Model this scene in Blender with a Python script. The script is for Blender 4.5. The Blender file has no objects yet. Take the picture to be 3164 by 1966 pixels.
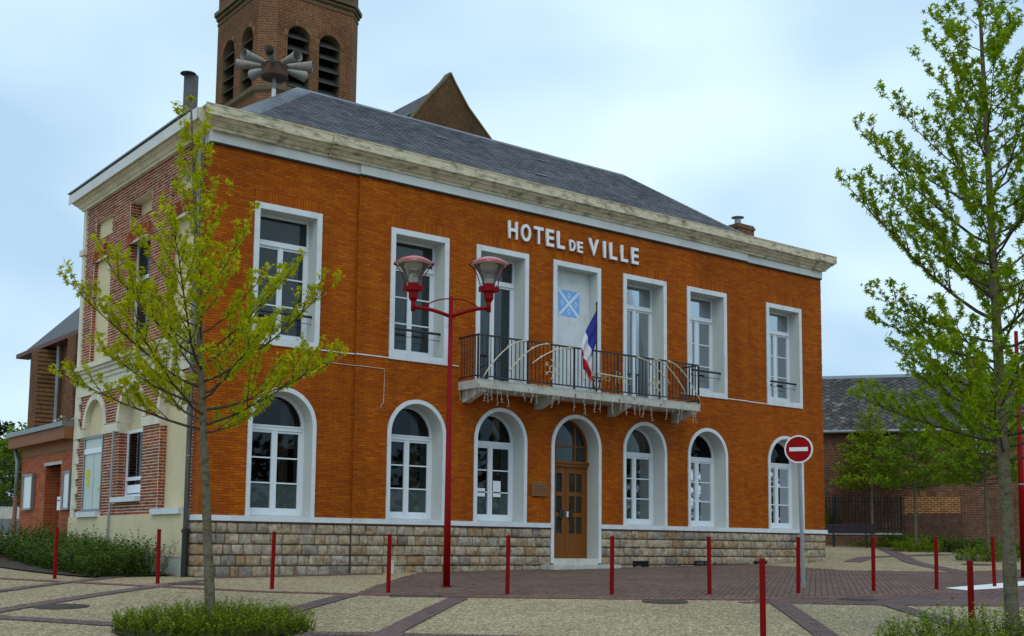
import bpy, math, random
import numpy as np
from mathutils import Vector, Matrix
from mathutils.geometry import delaunay_2d_cdt
R = math.radians
sc = bpy.context.scene
COL = sc.collection

# ------------------------------------------------------------------ camera
CX, CY, CZ = -9.2515, -21.8289, 1.75
YAW, PITCH, ROLL = 0.6568, 0.1074, -0.0102
cam_d = bpy.data.cameras.new('camera'); cam = bpy.data.objects.new('camera', cam_d); COL.objects.link(cam)
cam_d.sensor_width = 36.0; cam_d.lens = 36.0 * 3691.7 / 3164.0
cam_d.shift_y = 304.3 / 3164.0
cam_d.clip_start = 0.1; cam_d.clip_end = 3000
_F = Vector((math.sin(YAW) * math.cos(PITCH), math.cos(YAW) * math.cos(PITCH), math.sin(PITCH)))
_R = Vector((math.cos(YAW), -math.sin(YAW), 0)); _U = _R.cross(_F)
_r = _R * math.cos(ROLL) - _U * math.sin(ROLL); _u = _R * math.sin(ROLL) + _U * math.cos(ROLL)
cam.matrix_world = Matrix(((_r.x, _u.x, -_F.x, CX), (_r.y, _u.y, -_F.y, CY), (_r.z, _u.z, -_F.z, CZ), (0, 0, 0, 1)))
sc.camera = cam

# ------------------------------------------------------------------ world, sun, exposure
SUN_AZ, SUN_EL = R(215), R(52)          # compass-like: direction the light comes from (x = sin, y = cos)
w = bpy.data.worlds.new('World'); sc.world = w; w.use_nodes = True
nt = w.node_tree; nt.nodes.clear()
out = nt.nodes.new('ShaderNodeOutputWorld'); bg = nt.nodes.new('ShaderNodeBackground')
sky = nt.nodes.new('ShaderNodeTexSky'); sky.sky_type = 'NISHITA'; sky.sun_disc = False
sky.sun_elevation = SUN_EL; sky.sun_rotation = SUN_AZ; sky.dust_density = 2.0
tc = nt.nodes.new('ShaderNodeTexCoord'); mp = nt.nodes.new('ShaderNodeMapping'); mp.inputs['Scale'].default_value = (1.3, 1.3, 2.6)
mp.inputs['Rotation'].default_value = (0.35, 0.2, 0.9)
nz = nt.nodes.new('ShaderNodeTexNoise'); nz.inputs['Scale'].default_value = 1.9; nz.inputs['Detail'].default_value = 3.0; nz.inputs['Roughness'].default_value = 0.42
nz.inputs['Distortion'].default_value = 0.25
cr = nt.nodes.new('ShaderNodeValToRGB'); cr.color_ramp.elements[0].position = 0.38; cr.color_ramp.elements[1].position = 0.64
cr.color_ramp.elements[0].color = (5.3, 7.7, 10.0, 1); cr.color_ramp.elements[1].color = (9.3, 11.7, 12.7, 1)
mx = nt.nodes.new('ShaderNodeMix'); mx.data_type = 'RGBA'; mx.inputs['Factor'].default_value = 0.86
L = nt.links.new
L(tc.outputs['Generated'], mp.inputs['Vector']); L(mp.outputs[0], nz.inputs['Vector']); L(nz.outputs['Fac'], cr.inputs[0])
L(sky.outputs[0], mx.inputs[6]); L(cr.outputs[0], mx.inputs[7]); L(mx.outputs[2], bg.inputs['Color'])
bg.inputs['Strength'].default_value = 0.1
L(bg.outputs[0], out.inputs['Surface'])
sd = bpy.data.lights.new('sun', 'SUN'); sd.energy = 0.8; sd.angle = R(35); sd.color = (1.0, 0.95, 0.88)
so = bpy.data.objects.new('sun', sd); COL.objects.link(so)
_d = Vector((math.sin(SUN_AZ) * math.cos(SUN_EL), math.cos(SUN_AZ) * math.cos(SUN_EL), math.sin(SUN_EL)))
so.rotation_euler = _d.to_track_quat('Z', 'Y').to_euler(); so.location = (0, -40, 60)
vs = sc.view_settings; vs.view_transform = 'Standard'; vs.look = 'None'; vs.exposure = 0.0; vs.gamma = 1.0; vs.use_curve_mapping = False
sc.cycles.max_bounces = 8; sc.cycles.transparent_max_bounces = 16

# ------------------------------------------------------------------ materials
def nodes_of(name):
    m = bpy.data.materials.new(name); m.use_nodes = True
    t = m.node_tree; b = t.nodes['Principled BSDF']
    return m, t, b
def N(t, kind, **kw):
    n = t.nodes.new(kind)
    for k, v in kw.items():
        if k in n.inputs.keys(): n.inputs[k].default_value = v
        else: setattr(n, k, v)
    return n
def c4(c): return (c[0], c[1], c[2], 1)
def mixn(t, f, a, b, mode='MIX'):
    m = t.nodes.new('ShaderNodeMix'); m.data_type = 'RGBA'; m.blend_type = mode
    for i, v in ((0, f), (6, a), (7, b)):
        if hasattr(v, 'links'): t.links.new(v, m.inputs[i])
        elif i == 0: m.inputs[0].default_value = v
        else: m.inputs[i].default_value = c4(v)
    return m.outputs[2]
def ramp(t, src, stops, const=False):
    r = t.nodes.new('ShaderNodeValToRGB'); e = r.color_ramp.elements
    while len(e) < len(stops): e.new(0.5)
    for el, (p_, c) in zip(e, stops): el.position = p_; el.color = c4(c) if len(c) == 3 else c
    if const: r.color_ramp.interpolation = 'CONSTANT'
    t.links.new(src, r.inputs[0]); return r.outputs[0]
def pos(t):
    return t.nodes.new('ShaderNodeNewGeometry').outputs['Position']
def noise(t, scale, detail=4, rough=0.55, vec=None, stretch=None):
    n = N(t, 'ShaderNodeTexNoise', Scale=scale, Detail=detail, Roughness=rough)
    v = vec or pos(t)
    if stretch:
        m_ = N(t, 'ShaderNodeMapping'); m_.inputs['Scale'].default_value = stretch; t.links.new(v, m_.inputs[0]); v = m_.outputs[0]
    t.links.new(v, n.inputs['Vector']); return n.outputs['Fac']
def rnd(t):
    a = t.nodes.new('ShaderNodeNewGeometry').outputs['Random Per Island']; b = t.nodes.new('ShaderNodeObjectInfo').outputs['Random']
    m = N(t, 'ShaderNodeMath', operation='ADD'); t.links.new(a, m.inputs[0]); t.links.new(b, m.inputs[1])
    f = N(t, 'ShaderNodeMath', operation='FRACT'); t.links.new(m.outputs[0], f.inputs[0]); return f.outputs[0]
def bump(t, b, h, strength=0.3, dist=0.01):
    n = N(t, 'ShaderNodeBump', Strength=strength, Distance=dist); t.links.new(h, n.inputs['Height']); t.links.new(n.outputs[0], b.inputs['Normal'])
def M(name, col, rough=0.7, var=0.12, vs=3.0, metal=0.0, spec=0.4, bmp=0.0, bs=60.0, stain=None, stain_amt=0.5, stain_scale=1.5, stretch=None, coat=0.0):
    m, t, b = nodes_of(name)
    c = mixn(t, noise(t, vs, 5, stretch=stretch), [x * (1 - var) for x in col], [min(1, x * (1 + var)) for x in col])
    if stain:
        f = ramp(t, noise(t, stain_scale, 6, 0.65, stretch=stretch), [(0.48, (0, 0, 0)), (0.72, (stain_amt,) * 3)])
        c = mixn(t, f, c, stain)
    t.links.new(c, b.inputs['Base Color']); b.inputs['Roughness'].default_value = rough; b.inputs['Metallic'].default_value = metal
    b.inputs['Specular IOR Level'].default_value = spec; b.inputs['Coat Weight'].default_value = coat
    if bmp: bump(t, b, noise(t, bs, 4), bmp, 0.01)
    return m
def M_rand(name, stops, rough=0.75, var=0.2, vs=9.0, bmp=0.25, bs=120, spec=0.3, big=0.12, stain=None, sscale=6, samt=.6, streak=0.0):
    m, t, b = nodes_of(name)
    c = ramp(t, rnd(t), stops)
    v = noise(t, vs, 5)
    lo = (1 - var,) * 3; hi = (min(1.6, 1 + var),) * 3
    c = mixn(t, 1.0, c, ramp(t, v, [(0.3, lo), (0.7, hi)]), 'MULTIPLY')
    c = mixn(t, 1.0, c, ramp(t, noise(t, 0.7, 3), [(0.3, (1 - big,) * 3), (0.7, (1 + big,) * 3)]), 'MULTIPLY')
    if streak:
        c = mixn(t, 1.0, c, ramp(t, noise(t, 1.0, 5, 0.6, stretch=(2.2, 2.2, 0.16)), [(0.3, (1 - streak,) * 3), (0.62, (1.04,) * 3)]), 'MULTIPLY')
    if stain:
        f = ramp(t, noise(t, sscale, 5, 0.6), [(0.5, (0, 0, 0)), (0.68, (samt,) * 3)]); c = mixn(t, f, c, stain)
    t.links.new(c, b.inputs['Base Color']); b.inputs['Roughness'].default_value = rough; b.inputs['Specular IOR Level'].default_value = spec
    if bmp: bump(t, b, noise(t, bs, 5), bmp, 0.006)
    return m
def M_brickwall(name, cols, mortar, bw=0.22, bh=0.066, ms=0.012, axis='XZ', rough=0.85, dark=0.25, stain=None, ang=0.0, offs=0.5):
    """brick pattern for walls too far away to pick bricks apart"""
    m, t, b = nodes_of(name)
    g = pos(t)
    mpn = N(t, 'ShaderNodeMapping'); mpn.inputs['Rotation'].default_value = (0, 0, -ang); t.links.new(g, mpn.inputs[0])
    s = N(t, 'ShaderNodeSeparateXYZ'); t.links.new(mpn.outputs[0], s.inputs[0])
    cb = N(t, 'ShaderNodeCombineXYZ')
    if axis == 'XZ': t.links.new(s.outputs[0], cb.inputs[0])
    elif axis == 'YZ': t.links.new(s.outputs[1], cb.inputs[0])
    else:
        ad = N(t, 'ShaderNodeMath', operation='SUBTRACT'); t.links.new(s.outputs[0], ad.inputs[0]); t.links.new(s.outputs[1], ad.inputs[1]); t.links.new(ad.outputs[0], cb.inputs[0])
    t.links.new(s.outputs[2], cb.inputs[1])
    br = N(t, 'ShaderNodeTexBrick', Scale=1.0); br.offset = offs
    br.inputs['Mortar Size'].default_value = ms; br.inputs['Brick Width'].default_value = bw; br.inputs['Row Height'].default_value = bh
    br.inputs['Mortar Smooth'].default_value = 0.2; br.inputs['Bias'].default_value = -0.1
    br.inputs['Color1'].default_value = c4(cols[0]); br.inputs['Color2'].default_value = c4(cols[1]); br.inputs['Mortar'].default_value = c4(mortar)
    t.links.new(cb.outputs[0], br.inputs['Vector'])
    c = mixn(t, 1.0, br.outputs['Color'], ramp(t, noise(t, 0.55, 6, 0.6), [(0.28, (1 - dark,) * 3), (0.72, (1 + dark,) * 3)]), 'MULTIPLY')
    c = mixn(t, 1.0, c, ramp(t, noise(t, 5.0, 6, 0.7), [(0.32, (0.62, 0.60, 0.58)), (0.68, (1.34, 1.30, 1.26))]), 'MULTIPLY')
    if stain:
        f = ramp(t, noise(t, 1.1, 6, 0.65), [(0.5, (0, 0, 0)), (0.75, (.75,) * 3)]); c = mixn(t, f, c, stain)
    t.links.new(c, b.inputs['Base Color']); b.inputs['Roughness'].default_value = rough; b.inputs['Specular IOR Level'].default_value = 0.2
    bump(t, b, br.outputs['Fac'], -0.5, 0.008)
    return m
def M_leaf(name, a, b_, trans=0.35, rough=0.5):
    m, t, b = nodes_of(name)
    c = ramp(t, rnd(t), [(0, a), (0.55, [(x + y) / 2 for x, y in zip(a, b_)]), (1, b_)])
    t.links.new(c, b.inputs['Base Color']); b.inputs['Roughness'].default_value = rough; b.inputs['Specular IOR Level'].default_value = 0.15
    tr = N(t, 'ShaderNodeBsdfTranslucent'); t.links.new(c, tr.inputs['Color'])
    ms = N(t, 'ShaderNodeMixShader'); ms.inputs[0].default_value = trans
    o = t.nodes['Material Output']; t.links.new(b.outputs[0], ms.inputs[1]); t.links.new(tr.outputs[0], ms.inputs[2]); t.links.new(ms.outputs[0], o.inputs['Surface'])
    return m
def M_glass(name, tint=(0.75, 0.8, 0.8), refl=(0.85, 0.9, 0.95), base=0.06, haze=None, ior=1.42):
    m = bpy.data.materials.new(name); m.use_nodes = True; t = m.node_tree; t.nodes.clear()
    o = t.nodes.new('ShaderNodeOutputMaterial'); tr = N(t, 'ShaderNodeBsdfTransparent', Color=c4(tint)); gl = N(t, 'ShaderNodeBsdfGlossy', Color=c4(refl), Roughness=0.02)
    fr = N(t, 'ShaderNodeFresnel', IOR=ior); ad = N(t, 'ShaderNodeMath', operation='ADD'); ad.inputs[1].default_value = base; ad.use_clamp = True
    t.links.new(fr.outputs[0], ad.inputs[0]); ms = N(t, 'ShaderNodeMixShader'); t.links.new(ad.outputs[0], ms.inputs[0])
    src = tr.outputs[0]
    if haze:
        df = N(t, 'ShaderNodeBsdfDiffuse', Color=c4(haze[0])); m2 = N(t, 'ShaderNodeMixShader'); m2.inputs[0].default_value = haze[1]
        t.links.new(tr.outputs[0], m2.inputs[1]); t.links.new(df.outputs[0], m2.inputs[2]); src = m2.outputs[0]
    t.links.new(src, ms.inputs[1]); t.links.new(gl.outputs[0], ms.inputs[2]); t.links.new(ms.outputs[0], o.inputs['Surface'])
    b2 = N(t, 'ShaderNodeBump', Strength=0.06, Distance=0.01)
    t.links.new(noise(t, 2.2, 1), b2.inputs['Height']); t.links.new(b2.outputs[0], gl.inputs['Normal'])
    return m

MT = {}
MT['orange'] = M_rand('orange_brick', [(0.0, (0.30, 0.060, 0.004)), (0.3, (0.345, 0.075, 0.003)), (0.65, (0.365, 0.085, 0.003)), (0.9, (0.40, 0.108, 0.004)), (1.0, (0.30, 0.055, 0.008))], rough=0.75, var=0.12, vs=14, bmp=0.25, spec=0.12, streak=0.20, big=0.10)
MT['orange_mortar'] = M('brown_mortar', (0.108, 0.048, 0.019), 0.95, 0.3, 8)
MT['redbrick'] = M_rand('old_red_brick', [(0.0, (0.15, 0.030, 0.014)), (0.35, (0.25, 0.046, 0.014)), (0.7, (0.33, 0.066, 0.018)), (0.9, (0.38, 0.10, 0.035)), (1.0, (0.11, 0.035, 0.025))], rough=0.88, var=0.3, vs=18, bmp=0.5, spec=0.15, stain=(0.10, 0.05, 0.04), sscale=5, samt=.5)
MT['lime'] = M('pale_lime_mortar', (0.60, 0.55, 0.46), 0.95, 0.16, 6, bmp=0.4, stain=(0.34, 0.28, 0.2), stain_amt=0.5, stain_scale=3)
MT['white'] = M('white_masonry_paint', (0.60, 0.65, 0.69), 0.75, 0.05, 4, bmp=0.1, bs=40, stain=(0.40, 0.40, 0.37), stain_amt=0.5, stain_scale=3.2)
MT['reveal'] = M('off_white_reveal_paint', (0.55, 0.575, 0.56), 0.8, 0.06, 3, bmp=0.08, stain=(0.48, 0.46, 0.40), stain_amt=0.35, stain_scale=3)
MT['joinery'] = M('white_gloss_joinery', (0.66, 0.715, 0.77), 0.35, 0.03, 5)
MT['cream'] = M('cream_render', (0.60, 0.52, 0.33), 0.9, 0.07, 2, bmp=0.25, bs=90, stain=(0.44, 0.36, 0.22), stain_amt=0.4, stain_scale=1.6)
MT['creamwhite'] = M('cream_white_painted_stone', (0.63, 0.60, 0.49), 0.85, 0.1, 3, bmp=0.25, stain=(0.30, 0.26, 0.18), stain_amt=0.5, stain_scale=2.2)
MT['cornice'] = M('weathered_cornice_stone', (0.56, 0.51, 0.37), 0.9, 0.3, 3.5, bmp=0.6, bs=25, stain=(0.11, 0.09, 0.05), stain_amt=0.95, stain_scale=4.5, stretch=(0.8, 0.8, 2.2))
MT['frieze'] = M('grey_white_frieze_paint', (0.60, 0.62, 0.62), 0.85, 0.08, 1.5, bmp=0.15, stain=(0.42, 0.42, 0.40), stain_amt=0.5, stain_scale=1.3)
MT['dark'] = M('dark_flashing', (0.02, 0.018, 0.016), 0.8)
MT['slate'] = M_rand('blue_grey_slate', [(0, (0.10, 0.107, 0.122)), (0.5, (0.15, 0.16, 0.185)), (0.85, (0.19, 0.185, 0.205)), (1, (0.12, 0.108, 0.13))], rough=0.55, var=0.2, vs=12, bmp=0.2, bs=60, spec=0.35)
MT['slate_base'] = M('slate_underlay', (0.03, 0.032, 0.036), 0.9)
MT['zinc'] = M('dull_zinc', (0.20, 0.22, 0.24), 0.45, 0.15, 4, metal=0.5)
MT['zincpipe'] = M('grey_zinc_pipe', (0.22, 0.24, 0.26), 0.5, 0.2, 5, metal=0.4, stain=(0.1, 0.11, 0.1), stain_amt=0.6)
MT['blackiron'] = M('black_iron', (0.018, 0.018, 0.02), 0.55, 0.2, 8, spec=0.4)
MT['stone'] = M_rand('sandstone', [(0.0, (0.18, 0.16, 0.14)), (0.12, (0.31, 0.27, 0.215)), (0.45, (0.40, 0.335, 0.245)), (0.7, (0.35, 0.275, 0.185)), (0.88, (0.28, 0.18, 0.095)), (0.95, (0.42, 0.38, 0.31)), (1.0, (0.22, 0.20, 0.18))], rough=0.92, var=0.36, vs=11, bmp=0.9, bs=40, spec=0.15, stain=(0.19, 0.10, 0.04), sscale=7, samt=.8)
MT['stonemortar'] = M('grey_pointing', (0.085, 0.078, 0.065), 0.95, 0.3, 10, bmp=0.4)
MT['glass'] = M_glass('window_glass', (0.6, 0.62, 0.6), (0.55, 0.62, 0.68), 0.0)
MT['glass_up'] = M_glass('upper_window_glass', (0.5, 0.52, 0.52), (0.42, 0.48, 0.52), 0.03, haze=((0.05, 0.066, 0.068), 0.35))
MT['frost'] = M_glass('frosted_glass', (0.5, 0.55, 0.55), (0.45, 0.5, 0.54), 0.01, haze=((0.085, 0.115, 0.11), 0.55))
MT['doorglass'] = M_glass('dark_door_glass', (0.35, 0.38, 0.36), (0.35, 0.4, 0.42), 0.0, haze=((0.045, 0.055, 0.05), 0.6))
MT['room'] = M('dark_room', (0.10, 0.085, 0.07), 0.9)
MT['curtain'] = M('beige_curtain', (0.36, 0.29, 0.22), 0.9, 0.15, 3)
MT['paper'] = M('white_paper', (0.75, 0.77, 0.8), 0.8, 0.02)
MT['oak'] = M('varnished_oak', (0.175, 0.055, 0.003), 0.4, 0.45, 6, spec=0.3, stretch=(6, 6, 0.6), bmp=0.1)
MT['concrete'] = M('balcony_concrete', (0.50, 0.50, 0.45), 0.9, 0.12, 4, bmp=0.3, stain=(0.20, 0.20, 0.17), stain_amt=0.7, stain_scale=3.5)
MT['letter'] = M('white_letter_enamel', (0.70, 0.73, 0.76), 0.4, 0.02)
MT['blue'] = M('pale_blue_paint', (0.19, 0.42, 0.80), 0.8, 0.06, 6)
MT['palewhite'] = M('faded_white_paint', (0.62, 0.73, 0.84), 0.8, 0.05, 6)
MT['plaque'] = M('brown_stone_plaque', (0.17, 0.075, 0.025), 0.6, 0.25, 12)
MT['red'] = M('dark_red_enamel', (0.215, 0.0006, 0.0012), 0.5, 0.1, 3, spec=0.12, stain=(0.12, 0.002, 0.003), stain_amt=0.35, stain_scale=5)
MT['domered'] = M('glossy_red_enamel', (0.36, 0.006, 0.02), 0.18, 0.06, 3, spec=0.6, coat=0.4)
MT['lampwhite'] = M('lamp_reflector_white', (0.66, 0.63, 0.58), 0.5, 0.15, 8)
MT['lampglass'] = M_glass('lamp_clear_plastic', (0.93, 0.93, 0.92), (0.9, 0.9, 0.9), 0.02, haze=((0.7, 0.7, 0.68), 0.12))
MT['signred'] = M('sign_red', (0.27, 0.0006, 0.002), 0.5, 0.06, 6, spec=0.12)
MT['signwhite'] = M('sign_white', (0.72, 0.74, 0.75), 0.4, 0.04)
MT['galv'] = M('galvanised_steel', (0.30, 0.32, 0.35), 0.5, 0.15, 4, metal=0.45)
MT['fblue'] = M('flag_blue', (0.012, 0.025, 0.22), 0.85, 0.1)
MT['fwhite'] = M('flag_white', (0.55, 0.56, 0.62), 0.85, 0.08)
MT['fred'] = M('flag_red', (0.50, 0.012, 0.02), 0.85, 0.1)
MT['gold'] = M('yellowed_light_tube', (0.52, 0.48, 0.35), 0.5, 0.15, 8)
MT['lightwire'] = M('white_light_string', (0.50, 0.50, 0.47), 0.6, 0.1)
MT['sirengrey'] = M('rusty_grey_paint', (0.26, 0.255, 0.235), 0.65, 0.15, 6, stain=(0.16, 0.06, 0.02), stain_amt=0.8, stain_scale=6)
MT['sirendrum'] = M('rusty_brown_drum', (0.09, 0.045, 0.025), 0.7, 0.35, 9, stain=(0.17, 0.14, 0.1), stain_amt=0.5, stain_scale=8)
MT['sootpipe'] = M('sooty_grey_flue', (0.075, 0.075, 0.075), 0.8, 0.3, 6, bmp=0.3)
MT['bark'] = M('grey_brown_bark', (0.15, 0.13, 0.09), 0.95, 0.6, 22, bmp=1.0, bs=45, spec=0.1, stain=(0.04, 0.042, 0.018), stain_amt=0.9, stain_scale=9, stretch=(1, 1, 1.6))
MT['twig'] = M('dark_twig_bark', (0.055, 0.04, 0.024), 0.9, 0.25)
MT['leafL'] = M_leaf('yellow_green_leaf', (0.31, 0.35, 0.002), (0.53, 0.51, 0.004), 0.42, 0.7)
MT['leafR'] = M_leaf('fresh_green_leaf', (0.13, 0.25, 0.003), (0.34, 0.44, 0.005), 0.45, 0.65)
MT['leafB'] = M_leaf('mid_green_leaf', (0.10, 0.21, 0.008), (0.22, 0.30, 0.012), 0.4, 0.7)
MT['leafY'] = M_leaf('olive_green_leaf', (0.15, 0.235, 0.008), (0.29, 0.33, 0.012), 0.4, 0.7)
MT['hedge'] = M_leaf('hedge_leaf', (0.038, 0.095, 0.006), (0.115, 0.19, 0.012), 0.3)
MT['shrub'] = M_leaf('bright_shrub_leaf', (0.12, 0.205, 0.004), (0.27, 0.34, 0.008), 0.38)
MT['farleaf'] = M_leaf('dark_tree_leaf', (0.018, 0.04, 0.012), (0.04, 0.07, 0.015), 0.2)
MT['soil'] = M('dark_soil', (0.05, 0.035, 0.022), 0.95, 0.3, 20, bmp=0.5)
MT['paver'] = M_rand('purple_brown_paver', [(0, (0.108, 0.066, 0.050)), (0.5, (0.142, 0.086, 0.065)), (0.85, (0.17, 0.104, 0.077)), (1, (0.125, 0.085, 0.072))], rough=0.9, var=0.18, vs=25, bmp=0.3, bs=90, big=0.18)
MT['paverstrip'] = M_rand('dark_purple_paver', [(0, (0.115, 0.078, 0.078)), (0.5, (0.145, 0.095, 0.09)), (1, (0.17, 0.11, 0.10))], rough=0.9, var=0.18, vs=25, bmp=0.3, bs=90, big=0.15)
MT['paverred'] = M_rand('red_brown_paver', [(0, (0.15, 0.065, 0.055)), (0.5, (0.185, 0.085, 0.07)), (1, (0.21, 0.10, 0.085))], rough=0.9, var=0.18, vs=25, bmp=0.3)
MT['joint'] = M('dark_paving_joint', (0.055, 0.042, 0.037), 0.95, 0.2, 20)
MT['mark'] = M('white_road_paint', (0.72, 0.74, 0.74), 0.7, 0.08, 6)
MT['manhole'] = M('worn_cast_iron', (0.10, 0.082, 0.07), 0.7, 0.25, 30, bmp=0.8, bs=60)
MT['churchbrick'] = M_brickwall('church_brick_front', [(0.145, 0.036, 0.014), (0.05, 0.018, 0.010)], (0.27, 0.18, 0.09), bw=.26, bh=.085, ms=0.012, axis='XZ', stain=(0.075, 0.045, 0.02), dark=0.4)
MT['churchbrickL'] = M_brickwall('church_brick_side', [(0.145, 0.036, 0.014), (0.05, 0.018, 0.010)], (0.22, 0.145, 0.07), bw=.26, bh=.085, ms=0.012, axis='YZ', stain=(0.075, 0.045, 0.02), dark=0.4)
MT['churchbrickD'] = M_brickwall('church_brick_corner', [(0.15, 0.036, 0.014), (0.065, 0.022, 0.012)], (0.31, 0.22, 0.115), ms=0.013, bw=0.32, bh=.085, axis='D', stain=(0.10, 0.07, 0.035), dark=0.25)
MT['gablebrick'] = M_brickwall('gable_brick', [(0.10, 0.040, 0.016), (0.06, 0.028, 0.013)], (0.10, 0.07, 0.035), axis='XZ', stain=(0.038, 0.034, 0.012), dark=0.5)
MT['churchstone'] = M('mossy_brown_stone', (0.12, 0.09, 0.05), 0.95, 0.3, 2, bmp=0.4, stain=(0.06, 0.06, 0.025), stain_amt=0.7)
MT['louvre'] = M('black_louvre_wood', (0.035, 0.032, 0.03), 0.75, 0.3, 5, stain=(0.08, 0.075, 0.065), stain_amt=0.5, stain_scale=4)
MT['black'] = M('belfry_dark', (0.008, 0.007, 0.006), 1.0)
MT['voussoir'] = M_rand('arch_brick', [(0, (0.10, 0.042, 0.02)), (0.5, (0.155, 0.07, 0.03)), (1, (0.21, 0.125, 0.055))], rough=0.9, var=0.2, vs=6, bmp=0.3)
MT['wood'] = M('brown_door_wood', (0.13, 0.048, 0.012), 0.5, 0.3, 7, stretch=(5, 5, 0.6))
MT['annexbrick'] = M_rand('annexe_red_brick', [(0, (0.28, 0.055, 0.018)), (0.5, (0.35, 0.075, 0.02)), (1, (0.40, 0.10, 0.03))], rough=0.75, var=0.15, vs=14, bmp=0.25)
MT['annexmortar'] = M('pinkish_mortar', (0.42, 0.26, 0.18), 0.95, 0.15)
MT['fascia'] = M('brown_fascia_wood', (0.22, 0.085, 0.03), 0.7, 0.2, 5)
MT['board'] = M('notice_board_white', (0.66, 0.72, 0.74), 0.4, 0.04)
MT['boardback'] = M('pale_green_panel', (0.45, 0.55, 0.52), 0.5, 0.08, 3)
MT['yellowpaper'] = M('yellow_paper', (0.62, 0.52, 0.03), 0.8, 0.05)
MT['housebrick'] = M_brickwall('house_brick', [(0.15, 0.045, 0.02), (0.065, 0.026, 0.02)], (0.20, 0.15, 0.105), bw=0.22, bh=0.068, ms=0.011, axis='XZ', ang=math.atan2(-0.80, 0.595), dark=0.22, stain=(0.06, 0.04, 0.032))
MT['housebrick2'] = M_brickwall('house_patch_brick', [(0.20, 0.058, 0.02), (0.10, 0.036, 0.02)], (0.34, 0.21, 0.095), bw=0.25, bh=0.085, ms=0.018, axis='XZ', ang=math.atan2(-0.80, 0.595), dark=0.15)
MT['housebrick3'] = M_brickwall('house_dirty_brick', [(0.09, 0.036, 0.022), (0.055, 0.028, 0.022)], (0.105, 0.08, 0.06), bw=0.22, bh=0.068, ms=0.011, axis='XZ', ang=math.atan2(-0.80, 0.595), dark=0.2)
MT['oldslate'] = M_rand('lichened_slate', [(0, (0.035, 0.034, 0.034)), (0.5, (0.058, 0.056, 0.053)), (0.9, (0.09, 0.086, 0.078)), (1, (0.16, 0.155, 0.14))], rough=0.8, var=0.35, vs=10, bmp=0.4, bs=40, spec=0.15, stain=(0.17, 0.17, 0.145), sscale=8, samt=.5)
MT['bench'] = M('dark_plum_bench_paint', (0.03, 0.022, 0.032), 0.45, 0.15)
MT['steps'] = M('grey_step_stone', (0.17, 0.175, 0.18), 0.85, 0.2, 6)

def M_ground():
    m, t, b = nodes_of('exposed_aggregate')
    v = N(t, 'ShaderNodeTexVoronoi', Scale=42.0); t.links.new(pos(t), v.inputs['Vector'])
    cc = N(t, 'ShaderNodeSeparateColor'); t.links.new(v.outputs['Color'], cc.inputs[0])
    c = ramp(t, cc.outputs[0], [(0.0, (0.14, 0.10, 0.06)), (0.25, (0.27, 0.205, 0.115)), (0.6, (0.37, 0.305, 0.19)), (0.85, (0.48, 0.43, 0.315)), (1, (0.62, 0.58, 0.48))])
    c = mixn(t, 1.0, c, ramp(t, noise(t, 0.35, 5, 0.6), [(0.3, (0.82, 0.78, 0.69)), (0.7, (1.06, 1.02, 0.92))]), 'MULTIPLY')
    c = mixn(t, 1.0, c, ramp(t, noise(t, 7, 4, 0.6), [(0.3, (0.86, 0.85, 0.84)), (0.7, (1.1, 1.1, 1.1))]), 'MULTIPLY')
    f = ramp(t, noise(t, 1.0, 6, 0.72), [(0.54, (0, 0, 0)), (0.74, (.55,) * 3)]); c = mixn(t, f, c, (0.155, 0.13, 0.095))
    f = ramp(t, noise(t, 2.6, 5, 0.6), [(0.70, (0, 0, 0)), (0.74, (.6,) * 3)]); c = mixn(t, f, c, (0.11, 0.095, 0.075))
    t.links.new(c, b.inputs['Base Color']); b.inputs['Roughness'].default_value = 0.9; b.inputs['Specular IOR Level'].default_value = 0.2
    bump(t, b, v.outputs['Distance'], 0.6, 0.012); return m
MT['ground'] = M_ground()

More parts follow.
